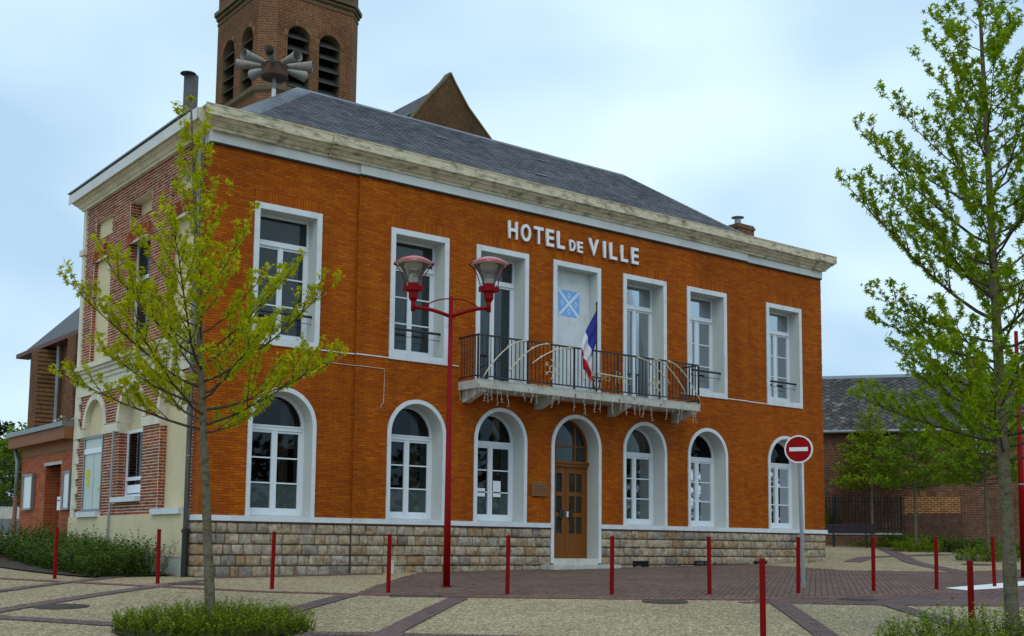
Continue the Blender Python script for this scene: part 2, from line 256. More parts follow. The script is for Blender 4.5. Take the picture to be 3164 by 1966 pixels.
# ------------------------------------------------------------------ mesh helpers
class MB:
    def __init__(s): s.v = []; s.f = []; s.m = []
    def add(s, vs_, fs, mi=0):
        o = len(s.v); s.v.extend([tuple(x) for x in vs_]); s.f.extend([tuple(i + o for i in f) for f in fs]); s.m.extend([mi] * len(fs)); return s
    def box(s, x0, x1, y0, y1, z0, z1, mi=0):
        return s.add([(x0, y0, z0), (x1, y0, z0), (x1, y1, z0), (x0, y1, z0), (x0, y0, z1), (x1, y0, z1), (x1, y1, z1), (x0, y1, z1)],
                     [(0, 3, 2, 1), (4, 5, 6, 7), (0, 1, 5, 4), (1, 2, 6, 5), (2, 3, 7, 6), (3, 0, 4, 7)], mi)
    def obox(s, o, a, b, c, mi=0):
        """box from corner o with edge vectors a, b, c"""
        o, a, b, c = map(Vector, (o, a, b, c)); P = [o, o + a, o + a + b, o + b]; P += [q + c for q in P]
        return s.add(P, [(0, 3, 2, 1), (4, 5, 6, 7), (0, 1, 5, 4), (1, 2, 6, 5), (2, 3, 7, 6), (3, 0, 4, 7)], mi)
    def quad(s, a, b, c, d, mi=0): return s.add([a, b, c, d], [(0, 1, 2, 3)], mi)
    def tube(s, pts, rad, n=8, cap=True, mi=0, closed=False):
        pts = [Vector(q) for q in pts]
        if not hasattr(rad, '__len__'): rad = [rad] * len(pts)
        V = []; F = []; prev = None
        for i, q in enumerate(pts):
            d = (pts[min(i + 1, len(pts) - 1)] - pts[max(i - 1, 0)])
            d = d.normalized() if d.length > 1e-9 else Vector((0, 0, 1))
            if prev is None:
                a = Vector((0, 0, 1)) if abs(d.z) < 0.9 else Vector((1, 0, 0)); prev = d.cross(a).normalized()
            x = (prev - d * prev.dot(d)); x = x.normalized() if x.length > 1e-6 else d.orthogonal().normalized(); prev = x; y = d.cross(x)
            for k in range(n):
                a = 2 * math.pi * k / n; V.append(q + (x * math.cos(a) + y * math.sin(a)) * rad[i])
        for i in range(len(pts) - 1):
            for k in range(n): F.append((i * n + k, i * n + (k + 1) % n, (i + 1) * n + (k + 1) % n, (i + 1) * n + k))
        if cap: F.append(tuple(range(n))[::-1]); F.append(tuple((len(pts) - 1) * n + k for k in range(n)))
        return s.add(V, F, mi)
    def lathe(s, prof, n=24, o=(0, 0, 0), cap=False, mi=0):
        V = []; F = []
        for r_, z in prof:
            for k in range(n):
                a = 2 * math.pi * k / n; V.append((o[0] + r_ * math.cos(a), o[1] + r_ * math.sin(a), o[2] + z))
        for i in range(len(prof) - 1):
            for k in range(n): F.append((i * n + k, i * n + (k + 1) % n, (i + 1) * n + (k + 1) % n, (i + 1) * n + k))
        if cap: F.append(tuple(range(n))[::-1]); F.append(tuple((len(prof) - 1) * n + k for k in range(n)))
        return s.add(V, F, mi)
    def prism(s, poly, d, mi=0):
        """closed polygon (3D, planar) extruded by vector d"""
        n = len(poly); d = Vector(d); P = [Vector(q) for q in poly]; P += [q + d for q in P[:n]]
        return s.add(P, [tuple(range(n))[::-1], tuple(range(n, 2 * n))] + [(i, (i + 1) % n, n + (i + 1) % n, n + i) for i in range(n)], mi)
    def mesh(s, name, mats, smooth=False):
        me = bpy.data.meshes.new(name); me.from_pydata(s.v, [], s.f)
        for m_ in (mats if isinstance(mats, (list, tuple)) else [mats]): me.materials.append(m_)
        if any(s.m): me.polygons.foreach_set('material_index', s.m)
        if smooth: me.polygons.foreach_set('use_smooth', [True] * len(s.f))
        me.update(); return me
    def build(s, name, mats, parent=None, smooth=False, **kw):
        return link(name, s.mesh(name, mats, smooth), parent, **kw)
def link(name, data, parent=None, loc=None, rot=None, scale=None, kind=None, label=None):
    o = bpy.data.objects.new(name, data); COL.objects.link(o)
    if loc is not None: o.location = loc
    if rot is not None: o.rotation_euler = rot
    if scale is not None: o.scale = scale
    if parent is not None:
        o.parent = parent
        q = parent; acc = Matrix.Identity(4)
        o.matrix_parent_inverse = WORLD[parent.name].inverted()
    WORLD[o.name] = Matrix.Translation(loc or (0, 0, 0)) @ (Matrix.Rotation(rot[2], 4, 'Z') if rot is not None else Matrix.Identity(4))
    if scale is not None or rot is not None:
        WORLD[o.name] = Matrix.LocRotScale(Vector(loc or (0, 0, 0)), None if rot is None else __import__('mathutils').Euler(rot), None if scale is None else Vector(scale))
    if kind: o['kind'] = kind
    if label: o['label'] = label
    return o
WORLD = {}
def tag(o, label, cat, group=None):
    o['label'] = label; o['category'] = cat
    if group: o['group'] = group
    return o
def thing(name, loc, label, cat, group=None):
    return tag(link(name, None, None, loc=loc), label, cat, group)
def copy_thing(root, loc, rz=0.0, label=None):
    r_ = root.copy(); COL.objects.link(r_); r_.location = loc; r_.rotation_euler = (0, 0, rz)
    if label: r_['label'] = label
    def kids(a, b):
        for ch in list(a.children):
            c = ch.copy(); COL.objects.link(c); c.parent = b; kids(ch, c)
    kids(root, r_); return r_
def sstep(a, b, x):
    t_ = min(1, max(0, (x - a) / (b - a))); return t_ * t_ * (3 - 2 * t_)
def softpos(x, r_=3.0):
    """smooth max(0, x)"""
    if x <= -r_: return 0.0
    if x >= r_: return x
    return (x + r_) ** 2 / (4 * r_)
def g(X, Y):
    t_ = (X - CX) * math.sin(YAW) + (Y - CY) * math.cos(YAW)
    xx = -15 + softpos(X + 15, 2) - softpos(X - 24, 3); yy = -30 + softpos(Y + 30, 2) - softpos(Y - 12, 3)
    z = 1.08 + .0135 * xx + .018 * yy - .03 * (softpos(19 - t_) - softpos(-8 - t_))
    z += 0.02 * (softpos(t_ - 32.5) - softpos(t_ - 60)) * sstep(10, 20, X)
    z += 0.065 * (softpos(Y - 4.5) - softpos(Y - 14)) * (1 - sstep(1, 8, X))
    return z

# ------------------------------------------------------------------ ground
def axis_pts(a, b, lo, hi):
    s = [lo]; st = lo
    pts = list(np.arange(a, b + .01, 1.0))
    left = [a - 1.35 ** k for k in range(1, 21) if a - 1.35 ** k > lo]; right = [b + 1.35 ** k for k in range(1, 21) if b + 1.35 ** k < hi]
    return [lo] + left[::-1] + pts + right + [hi]
xs = axis_pts(-14, 46, -400, 500); ys = axis_pts(-26, 26, -400, 500)
gm = MB(); V = [(x, y, g(x, y)) for y in ys for x in xs]; nx = len(xs)
gm.add(V, [(j * nx + i, j * nx + i + 1, (j + 1) * nx + i + 1, (j + 1) * nx + i) for j in range(len(ys) - 1) for i in range(nx - 1)])
ground = gm.build('ground', MT['ground'], kind='structure', smooth=True)

def inpoly(P, x, y):
    c = False; n = len(P); j = n - 1
    for i in range(n):
        if (P[i][1] > y) != (P[j][1] > y) and x < (P[j][0] - P[i][0]) * (y - P[i][1]) / (P[j][1] - P[i][1]) + P[i][0]: c = not c
        j = i
    return c
def drape(poly, dz, name, mat, parent=None, step=0.8, **kw):
    pts = []; edges = []
    P = []
    for i, a in enumerate(poly):
        b = poly[(i + 1) % len(poly)]; n = max(1, int(math.dist(a, b) / step))
        P += [(a[0] + (b[0] - a[0]) * k / n, a[1] + (b[1] - a[1]) * k / n) for k in range(n)]
    nP = len(P); pts = [Vector(q) for q in P]; edges = [(i, (i + 1) % nP) for i in range(nP)]
    x0, x1 = min(q[0] for q in P), max(q[0] for q in P); y0, y1 = min(q[1] for q in P), max(q[1] for q in P)
    for x in np.arange(x0 + step / 2, x1, step):
        for y in np.arange(y0 + step / 2, y1, step):
            if inpoly(P, x, y): pts.append(Vector((x, y)))
    vv, ee, ff, *_ = delaunay_2d_cdt(pts, edges, [], 1, 1e-5)
    mb = MB().add([(q.x, q.y, g(q.x, q.y) + dz) for q in vv], ff)
    # make faces point up
    me = mb.mesh(name, mat)
    o = link(name, me, parent, **kw)
    return o
def strip_poly(line, wd):
    L_, R_ = [], []
    for i, q in enumerate(line):
        a = line[max(0, i - 1)]; b = line[min(len(line) - 1, i + 1)]
        dx, dy = b[0] - a[0], b[1] - a[1]; l_ = math.hypot(dx, dy); nx_, ny_ = -dy / l_ * wd / 2, dx / l_ * wd / 2
        L_.append((q[0] + nx_, q[1] + ny_)); R_.append((q[0] - nx_, q[1] - ny_))
    return L_ + R_[::-1]
def pave(poly, ang, name, mat, parent, lw=0.2, ww=0.1, joint=0.007, dz=0.012, region=None):
    """brick pavers filling a polygon, joined (each far under 10 px in depth)"""
    ca, sa = math.cos(ang), math.sin(ang); us = [q[0] * ca + q[1] * sa for q in poly]; vs_ = [-q[0] * sa + q[1] * ca for q in poly]
    mb = MB(); row = 0; v = min(vs_)
    rr = random.Random(5)
    while v < max(vs_):
        u = min(us) - (lw / 2 if row % 2 else 0)
        while u < max(us):
            cu, cv = u + lw / 2, v + ww / 2; x, y = cu * ca - cv * sa, cu * sa + cv * ca
            if inpoly(poly, x, y) and (region is None or region(x, y)):
                z = g(x, y) + dz + rr.uniform(-.002, .002); a = (lw - joint) / 2; b = (ww - joint) / 2; e = 0.004
                P = [(du, dv, zz) for zz, k in ((z - .012, 0), (z, e)) for du, dv in ((-a + k, -b + k), (a - k, -b + k), (a - k, b - k), (-a + k, b - k))]
                mb.add([(x + du * ca - dv * sa, y + du * sa + dv * ca, zz + (g(x + du * ca, y + du * sa) - g(x, y))) for du, dv, zz in P],
                       [(4, 5, 6, 7), (0, 1, 5, 4), (1, 2, 6, 5), (2, 3, 7, 6), (3, 0, 4, 7)])
            u += lw
        v += ww; row += 1
    return mb.build(name, mat, parent, kind='stuff')
row_line = [(-4.6, 4.2), (-3.26, 1.02), (-2.0, -1.7), (-.74, -4.15), (.3, -5.42), (1.5, -6.68), (3.2, -8.05), (4.95, -9.3), (7.5, -9.98), (10.5, -10.35), (16, -10.4), (24, -9.8)]
plaza = [(.35, -5.42), (1.5, -6.6), (3.2, -7.95), (4.95, -9.18), (7.5, -9.85), (10.5, -10.2), (16, -10.25), (24, -9.6), (24, -5.2), (17.0, -5.4), (15.1, -3.7), (15.5, -2.15), (15.6, 0.02), (5.2, 0.02), (3.7, -1.6)]
pv = drape(plaza, .004, 'brick_paving', MT['joint'], kind='structure')
pave(plaza, R(38), 'pavers', MT['paver'], pv)
road = [(4.5, -9.62), (5.2, -9.55), (7.5, -10.12), (10.5, -10.5), (16, -10.55), (26, -10), (26, -17), (12, -16), (9, -13.4), (7.47, -12.12), (6.13, -11.14)]
rv = drape(road, .005, 'brick_road', MT['joint'], kind='structure')
pave(road, R(-20), 'pavers', MT['paverstrip'], rv, region=lambda x, y: x < 18)
edge_strip = strip_poly(row_line, .22)
ev = drape(edge_strip, .006, 'paving_edge_strip', MT['joint'], kind='structure', step=.5)
def strip_pavers(line, wd, name, mat, parent, lw=.1, dz=.014):
    mb = MB(); rr = random.Random(9)
    for (a, b) in zip(line[:-1], line[1:]):
        l_ = math.dist(a, b); dx, dy = (b[0] - a[0]) / l_, (b[1] - a[1]) / l_; n = max(1, round(l_ / lw)); st = l_ / n
        for k in range(n):
            cx_, cy_ = a[0] + dx * (k + .5) * st, a[1] + dy * (k + .5) * st
            halves = [(-wd / 2, wd / 2)] if wd < .25 else ([(-wd / 2, 0), (0, wd / 2)] if k % 2 else [(-wd / 2, -wd / 4), (-wd / 4, wd / 4), (wd / 4, wd / 2)])
            for h0, h1 in halves:
                P = []
                for zz, e in ((dz - .012, .004), (dz + rr.uniform(-.002, .002), .008)):
                    for su, sv in ((-st / 2 + e, h0 + e), (st / 2 - e, h0 + e), (st / 2 - e, h1 - e), (-st / 2 + e, h1 - e)):
                        x, y = cx_ + dx * su - dy * sv, cy_ + dy * su + dx * sv; P.append((x, y, g(x, y) + zz))
                mb.add(P, [(4, 5, 6, 7), (0, 1, 5, 4), (1, 2, 6, 5), (2, 3, 7, 6), (3, 0, 4, 7)])
    return mb.build(name, mat, parent, kind='stuff')
strip_pavers(row_line, .21, 'pavers', MT['paverred'], ev)
for ln, wd in [([(-6.0, -4.1), (-4.08, -2.16), (-.78, 1.19)], .24), ([(-7, -7.1), (-4.87, -5.21), (-.3, -1.1)], .28),
               ([(-6.0, -4.4), (-5.07, -6.0), (-4.02, -7.68), (-2.67, -9.44), (-2.0, -9.97), (-.5, -11.4), (1.2, -12.7), (2.6, -13.5)], .28),
               ([(-3.6, -9.0), (-2.02, -7.53), (.15, -5.55)], .3), ([(-3.2, -11.2), (-2.02, -10.09), (1.28, -6.88)], .3),
               ([(4.95, -10.0), (2.3, -12.9), (.8, -14.5)], .3), ([(6.15, -11.1), (5.0, -12.6), (3.8, -14)], .3),
               ([(.2, -.28), (3.9, -.28)], .36), ([(19.4, -.6), (22, .8), (27, 1.2)], .5), ([(17.2, -5.4), (21, -1.5), (30.5, 6.2)], .5)]:
    s_ = drape(strip_poly(ln, wd + .01), .0075, 'paving_strip', MT['joint'], kind='structure', step=.5)
    strip_pavers(ln, wd, 'pavers', MT['paverstrip'], s_, dz=.0165)
drape([(10.2, -9.42), (9.9, -10.02), (10.9, -10.0), (12.66, -9.62), (14.5, -9.2), (14.0, -8.75), (11.96, -9.13)], .02, 'road_marking', MT['mark'], kind='structure')

def manhole(x, y, r_, label, rz=0.3):
    t_ = thing('manhole_cover', (x, y, g(x, y) + .02), label, 'manhole', 'manhole covers in the square')
    a = MB().lathe([(0.001, .006), (r_ * .86, .006), (r_ * .88, 0), (r_ * .9, .006), (r_, .006), (r_ * 1.0, -.04)], 28, (x, y, g(x, y) + .02)); a.build('frame', MT['manhole'], t_)
    b = MB()
    for i in range(-3, 4):
        w_ = math.sqrt(max(0, (r_ * .8) ** 2 - (i * r_ * .22) ** 2)); b.box(x - w_, x + w_, y + i * r_ * .22 - .012, y + i * r_ * .22 + .012, g(x, y) + .024, g(x, y) + .032)
    b.build('tread', MT['manhole'], t_)
manhole(-4.05, -5.1, .36, 'round iron manhole cover in the pale paving at lower left')
manhole(3.6, -8.95, .34, 'round iron manhole cover at the paving edge left of the near red bollard')
manhole(6.5, -10.25, .30, 'round iron manhole cover in the dark brick band right of the signpost')
manhole(21.5, -3.2, .4, 'distant iron manhole cover on pale paving right of the town hall corner')
def grate(a, b, wd, label):
    dx, dy = b[0] - a[0], b[1] - a[1]; l_ = math.hypot(dx, dy); dx /= l_; dy /= l_
    t_ = thing('drain_grate', (a[0], a[1], g(*a)), label, 'drain grate', 'drain grates')
    z = lambda x, y: g(x, y) + .022
    m_ = MB(); f = lambda u, v, h: (a[0] + dx * u - dy * v, a[1] + dy * u + dx * v, z(a[0] + dx * u, a[1] + dy * u) + h)
    for u0, u1, v0, v1 in ((0, l_, -wd / 2, -wd / 2 + .02), (0, l_, wd / 2 - .02, wd / 2), (0, .02, -wd / 2, wd / 2), (l_ - .02, l_, -wd / 2, wd / 2)):
        m_.prism([f(u0, v0, -.03), f(u1, v0, -.03), f(u1, v1, -.03), f(u0, v1, -.03)], (0, 0, .036))
    m_.build('frame', MT['manhole'], t_)
    m_ = MB().quad(f(0.02, -wd / 2 + .02, -.006), f(l_ - .02, -wd / 2 + .02, -.006), f(l_ - .02, wd / 2 - .02, -.006), f(.02, wd / 2 - .02, -.006)); m_.build('pit', MT['black'], t_)
    n = int(l_ / .06)
    for k in range(1, n):
        u = l_ * k / n; MB().prism([f(u - .012, -wd / 2 + .02, -.005), f(u + .012, -wd / 2 + .02, -.005), f(u + .012, wd / 2 - .02, -.005), f(u - .012, wd / 2 - .02, -.005)], (0, 0, .009)).build('bar', MT['manhole'], t_)
grate((.62, -6.02), (1.22, -6.5), .2, 'slotted iron drain grate at the foot of the fourth bollard')
grate((-1.25, -1.95), (-.72, -2.35), .34, 'flat iron drain grate between the hedge end and the left tree')

# ------------------------------------------------------------------ the town hall
TL = 19.0
LEDGE0, LEDGE1, WTOP = 2.17, 2.275, 9.61
CEN = [1.735, 4.925, 7.215, 9.5, 11.785, 14.075, 17.3]
STEP0, STEP1, OFF = 3.36, 15.69, -0.06
def yo(x): return OFF if STEP0 < x < STEP1 else 0.0
hall = thing('town_hall', (9.5, 3.75, 1.1), 'orange brick town hall with white framed windows, slate roof and balcony', 'town hall')
UO, UI, AO, AI = .763, .648, .758, .668       # half widths outer / inner of upper and lower openings
ZS = 4.13                                     # spring of the lower arches
DO, DI, DZS = .79, .70, 4.11
def arch_hw(hw, zs, z): return hw if z <= zs else math.sqrt(max(0, hw * hw - (z - zs) ** 2))
def blocks(z):
    B = []
    for i, c in enumerate(CEN):
        if i == 3:
            if z < DZS + DO - .03: B.append((c - arch_hw(DO - .02, DZS, z), c + arch_hw(DO - .02, DZS, z)))
        elif LEDGE0 < z < ZS + AO - .03: h_ = arch_hw(AO - .02, ZS, z); B.append((c - h_, c + h_))
        zb = 5.3 if i in (2, 3, 4) else 5.72
        if zb < z < 8.60: B.append((c - UO + .02, c + UO - .02))
    return B
def free(u0, u1, B):
    iv = [(u0, u1)]
    for a, b in B:
        n_ = []
        for p, q in iv:
            if b <= p or a >= q: n_.append((p, q)); continue
            if a > p: n_.append((p, a))
            if b < q: n_.append((b, q))
        iv = n_
    return [x for x in iv if x[1] - x[0] > .02]
UNIT = MB().add([(-.5, 0, -.5), (.5, 0, -.5), (.5, 0, .5), (-.5, 0, .5), (-.5, 1, -.5), (.5, 1, -.5), (.5, 1, .5), (-.5, 1, .5)],
                [(0, 1, 2, 3), (1, 0, 4, 5), (2, 1, 5, 6), (3, 2, 6, 7), (0, 3, 7, 4)])
def brick_pieces(lst, mapf, mat, parent, name, n_parts, key, depth=.012, rot=None, rest='bricks', seed=1):
    """lst of (u0,u1,z0,z1); the n_parts that show largest are objects, the rest one joined part"""
    rr = random.Random(seed)
    lst = sorted(lst, key=key); me = UNIT.mesh(name, mat)
    for (u0, u1, z0, z1) in lst[:n_parts]:
        link(name, me, parent, loc=mapf((u0 + u1) / 2, (z0 + z1) / 2, rr.uniform(-.002, .002)), rot=rot, scale=(u1 - u0, depth, z1 - z0))
    mb = MB()
    for (u0, u1, z0, z1) in lst[n_parts:]:
        d = rr.uniform(-.002, .002)
        mb.add([mapf(u, z, d) for u, z in ((u0, z0), (u1, z0), (u1, z1), (u0, z1))] + [mapf(u, z, d - depth) for u, z in ((u0, z0), (u1, z0), (u1, z1), (u0, z1))],
               [(0, 1, 2, 3), (1, 0, 4, 5), (2, 1, 5, 6), (3, 2, 6, 7), (0, 3, 7, 4)])
    if mb.f: mb.build(rest, mat, parent, kind='stuff')
# -- front wall: mortar bed + bricks
CH, BL, JT = .0523, .215, .007
lint = [(c - UO + .0, c + UO, 8.61, 8.86) for c in CEN]
wall = MB(); bricks = {0: [], 1: []}; z = LEDGE1; row = 0
rr = random.Random(3)
while z < WTOP - .01:
    z1 = min(z + CH, WTOP); zm = (z + z1) / 2
    B = blocks(zm); BB = B + ([(a, b) for a, b, q0, q1 in lint] if 8.612 < zm < 8.86 else [])
    for s0, s1 in ((0, STEP0), (STEP0, STEP1), (STEP1, TL)):
        y = (OFF if s0 == STEP0 else 0) + .010
        for a, b in free(s0, s1, B): wall.quad((a, y, z), (b, y, z), (b, y, z1), (a, y, z1))
        for a, b in free(s0, s1, BB):
            u = s0 - ((row % 2) * BL / 2 + (row * 37 % 11) * .004)
            while u < b:
                p, q = max(u, a), min(u + BL - JT, b)
                if q - p > .025: bricks[1 if s0 == STEP0 else 0].append((p, q, z + .004, z1 - .004))
                u += BL
    z = z1; row += 1
for a, b, q0, q1 in lint:
    n = 24; s_ = (b - a) / n
    for k in range(n): bricks[1 if STEP0 < a < STEP1 else 0].append((a + k * s_ + .004, a + (k + 1) * s_ - .004, q0, q1))
for xx in (STEP0, STEP1):
    s = 1 if xx == STEP0 else -1
    wall.quad((xx, .01, LEDGE0), (xx, OFF + .01, LEDGE0), (xx, OFF + .01, WTOP), (xx, .01, WTOP))
# other sides of the shell
wall.quad((TL, .01, .6), (TL, 7.5, .6), (TL, 7.5, 10.1), (TL, .01, 10.1)); wall.quad((0.3, 7.5, .6), (TL, 7.5, .6), (TL, 7.5, 10.1), (0.3, 7.5, 10.1))
wall.quad((0.005, .01, WTOP), (TL, .01, WTOP), (TL, .01, 10.1), (0.005, .01, 10.1))
front = wall.build('front_wall', MT['orange_mortar'], hall)
vis = lambda b: math.dist(((b[0] + b[1]) / 2, 0), (CX, CY)) - 8 * (b[1] - b[0]) + abs((b[2] + b[3]) / 2 - 3.2) * .3 + (30 if (b[0] < 1.0 and b[2] > 3.2) else 0)
brick_pieces(bricks[0], lambda u, z, d: (u, -d, z), MT['orange'], front, 'brick', 150, vis, seed=1)
brick_pieces(bricks[1], lambda u, z, d: (u, OFF - d, z), MT['orange'], front, 'brick', 150, vis, seed=2)
# right end bricks
rb = []
for k, zz in enumerate(np.arange(LEDGE1, WTOP, CH)):
    for j in range(35): rb.append((j * BL - (k % 2) * .1, j * BL + BL - JT - (k % 2) * .1, zz + .004, zz + CH - .004))
rb = [(max(0.02, a), min(7.48, b), c, d) for a, b, c, d in rb if b > 0.06]
for xx in (STEP0, STEP1):
    sr2 = MB(); [sr2.box(xx - .004, xx + .02, OFF + .001, .004, zz + .004, zz + CH - .004) for zz in np.arange(LEDGE1, WTOP - CH, CH)]; sr2.build('return_bricks', MT['orange'], front, kind='stuff')
brick_pieces(rb, lambda u, z, d: (TL + .012 + d, u, z), MT['orange'], front, 'brick', 0, lambda b: 0, rest='end_bricks')
# -- rooms behind the windows
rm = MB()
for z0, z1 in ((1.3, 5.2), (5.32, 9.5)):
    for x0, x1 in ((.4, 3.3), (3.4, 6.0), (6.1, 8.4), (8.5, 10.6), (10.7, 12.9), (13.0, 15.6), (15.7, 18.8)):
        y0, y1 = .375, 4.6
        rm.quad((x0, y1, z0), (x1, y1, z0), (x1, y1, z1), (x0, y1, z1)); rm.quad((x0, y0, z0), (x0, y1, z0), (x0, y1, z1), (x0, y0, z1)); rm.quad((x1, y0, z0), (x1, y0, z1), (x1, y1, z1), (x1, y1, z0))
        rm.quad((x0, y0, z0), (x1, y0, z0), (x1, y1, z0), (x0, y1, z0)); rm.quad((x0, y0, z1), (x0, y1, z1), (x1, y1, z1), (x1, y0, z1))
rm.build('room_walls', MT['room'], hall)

def arch_pts(c, hw, zs, zb, n=20):
    return [(c - hw, zb)] + [(c - hw * math.cos(math.pi * k / n), zs + hw * math.sin(math.pi * k / n)) for k in range(n + 1)] + [(c + hw, zb)]
def ring(mb, outer, inner, yf, yb_out, yb_in, closed=False, mi_front=0, mi_rev=1):
    n = len(outer); rng = range(n if closed else n - 1)
    for i in rng:
        j = (i + 1) % n; o0, o1, i0, i1 = outer[i], outer[j], inner[i], inner[j]
        mb.quad((o0[0], yf, o0[1]), (i0[0], yf, i0[1]), (i1[0], yf, i1[1]), (o1[0], yf, o1[1]), mi_front)
        mb.quad((o0[0], yb_out, o0[1]), (o0[0], yf, o0[1]), (o1[0], yf, o1[1]), (o1[0], yb_out, o1[1]), mi_front)
        mb.quad((i0[0], yf, i0[1]), (i0[0], yb_in, i0[1]), (i1[0], yb_in, i1[1]), (i1[0], yf, i1[1]), mi_rev)
def curtain(win, x0, x1, z0, z1, y):
    mb = MB(); n = max(6, int((x1 - x0) / .03)); P = [(x0 + (x1 - x0) * k / n, y + .025 * math.sin(k * 1.9) + .012 * math.sin(k * .8)) for k in range(n + 1)]
    for a, b in zip(P[:-1], P[1:]): mb.quad((a[0], a[1], z0), (b[0], b[1], z0), (b[0], b[1], z1), (a[0], a[1], z1))
    mb.build('curtain', MT['curtain'], win, smooth=True)
def pane(win, poly, y, mat):
    MB().prism([(x, y, z) for x, z in poly], (0, .006, 0)).build('pane', mat, win)
def rect(x0, x1, z0, z1): return [(x0, z0), (x1, z0), (x1, z1), (x0, z1)]
FD = .34     # depth of the joinery behind the wall face
def casement(fr, win, xi0, xi1, z0, z1, y, rows, mat_fn, st=.062, mid=.115, bar=.028):
    """two leaves with glazing bars; fr collects the frame boxes"""
    c = (xi0 + xi1) / 2; yb = y + .055
    fr.box(xi0, xi0 + st, y, yb, z0, z1); fr.box(xi1 - st, xi1, y, yb, z0, z1); fr.box(c - mid / 2, c + mid / 2, y - .012, yb, z0, z1)
    fr.box(c - .018, c + .018, y - .024, y - .012, z0, z1)
    for a, b in ((xi0 + st, c - mid / 2), (c + mid / 2, xi1 - st)):
        fr.box(a, b, y, yb, z0, z0 + .085); fr.box(a, b, y, yb, z1 - .05, z1)
        zz = [z0 + .085] + [z0 + .085 + (z1 - .05 - z0 - .085) * k / rows for k in range(1, rows)] + [z1 - .05]
        for k in range(1, rows): fr.box(a, b, y + .008, yb - .008, zz[k] - bar / 2, zz[k] + bar / 2)
        for k in range(rows):
            pane(win, rect(a, b, zz[k] + (bar / 2 if k else 0), zz[k + 1] - (bar / 2 if k < rows - 1 else 0)), y + .03, mat_fn(k))
# -- upper windows
for i, c in enumerate(CEN):
    y0 = yo(c); yf = y0 - .028; french = i in (2, 4)
    zb = 5.375 if i in (2, 3, 4) else 5.715
    zi = zb + (0.0 if i in (2, 3, 4) else .15)
    if i == 3:
        mb = MB(); ring(mb, [(c - UO, zb), (c - UO, 8.61), (c + UO, 8.61), (c + UO, zb)], [(c - UI, zb), (c - UI, 8.485), (c + UI, 8.485), (c + UI, zb)], yf, y0 + .01, .24)
        mb.quad((c - UI, .24, zb), (c + UI, .24, zb), (c + UI, .24, 8.485), (c - UI, .24, 8.485), 0)
        pn = mb.build('blind_panel', [MT['white'], MT['reveal']], hall, label='white blind window panel with a blue painted coat of arms')
        continue
    y = y0 + FD - (0 if y0 == 0 else 0); y = FD
    fr = MB(); win = link('window', None, hall)
    fr.box(c - UI, c - UI + .045, y, y + .07, zi, 8.485); fr.box(c + UI - .045, c + UI, y, y + .07, zi, 8.485); fr.box(c - UI + .045, c + UI - .045, y, y + .07, 8.43, 8.485)
    fr.box(c - UI + .045, c + UI - .045, y - .02, y + .07, 7.83, 7.94); fr.box(c - UI + .045, c + UI - .045, y - .035, y - .02, 7.83, 7.86)
    fr.box(c - UI + .045, c + UI - .045, y - .02, y + .07, zi, zi + .07)
    casement(fr, win, c - UI + .045, c + UI - .045, zi + .07, 7.83, y + .004, 1 if french else 3, lambda k: MT['glass_up'])
    pane(win, rect(c - UI + .045, c + UI - .045, 7.94, 8.43), y + .03, MT['glass_up'])
    COL.objects.unlink(win); bpy.data.objects.remove(win)
    # frame becomes the part itself
    fo = fr.build('window', MT['joinery'], hall)
    for o in [o for o in COL.objects if o.parent is None and o.name.startswith('pane')]:
        o.parent = fo
    mb = MB()
    if french: ring(mb, [(c - UO, zb), (c - UO, 8.61), (c + UO, 8.61), (c + UO, zb)], [(c - UI, zb), (c - UI, 8.485), (c + UI, 8.485), (c + UI, zb)], yf, y0 + .01, FD + .07)
    else: ring(mb, rect(c - UO, c + UO, zb, 8.61), rect(c - UI, c + UI, zi, 8.485), yf, y0 + .01, FD + .07, closed=True)
    mb.build('surround', [MT['white'], MT['reveal']], fo)
    curtain(fo, c + .22, c + .40, zi, 8.4, FD + .22)
    if i in (1, 4, 5, 6): curtain(fo, c - .62, c - .48, zi, 8.4, FD + .22)
    if not french:
        MB().tube([(c - UI, y0 + .12, 6.42), (c + UI, y0 + .12, 6.42)], .028, 8).build('guard_rail', MT['blackiron'], fo)
        MB().tube([(c - UI, y0 + .12, 6.27), (c + UI, y0 + .12, 6.27)], .007, 6).build('guard_wire', MT['blackiron'], fo)
        MB().box(c - .02, c + UI - .01, y0 + .05, FD - .02, zi - .0, zi + .012).build('lead_flashing', MT['zinc'], fo)
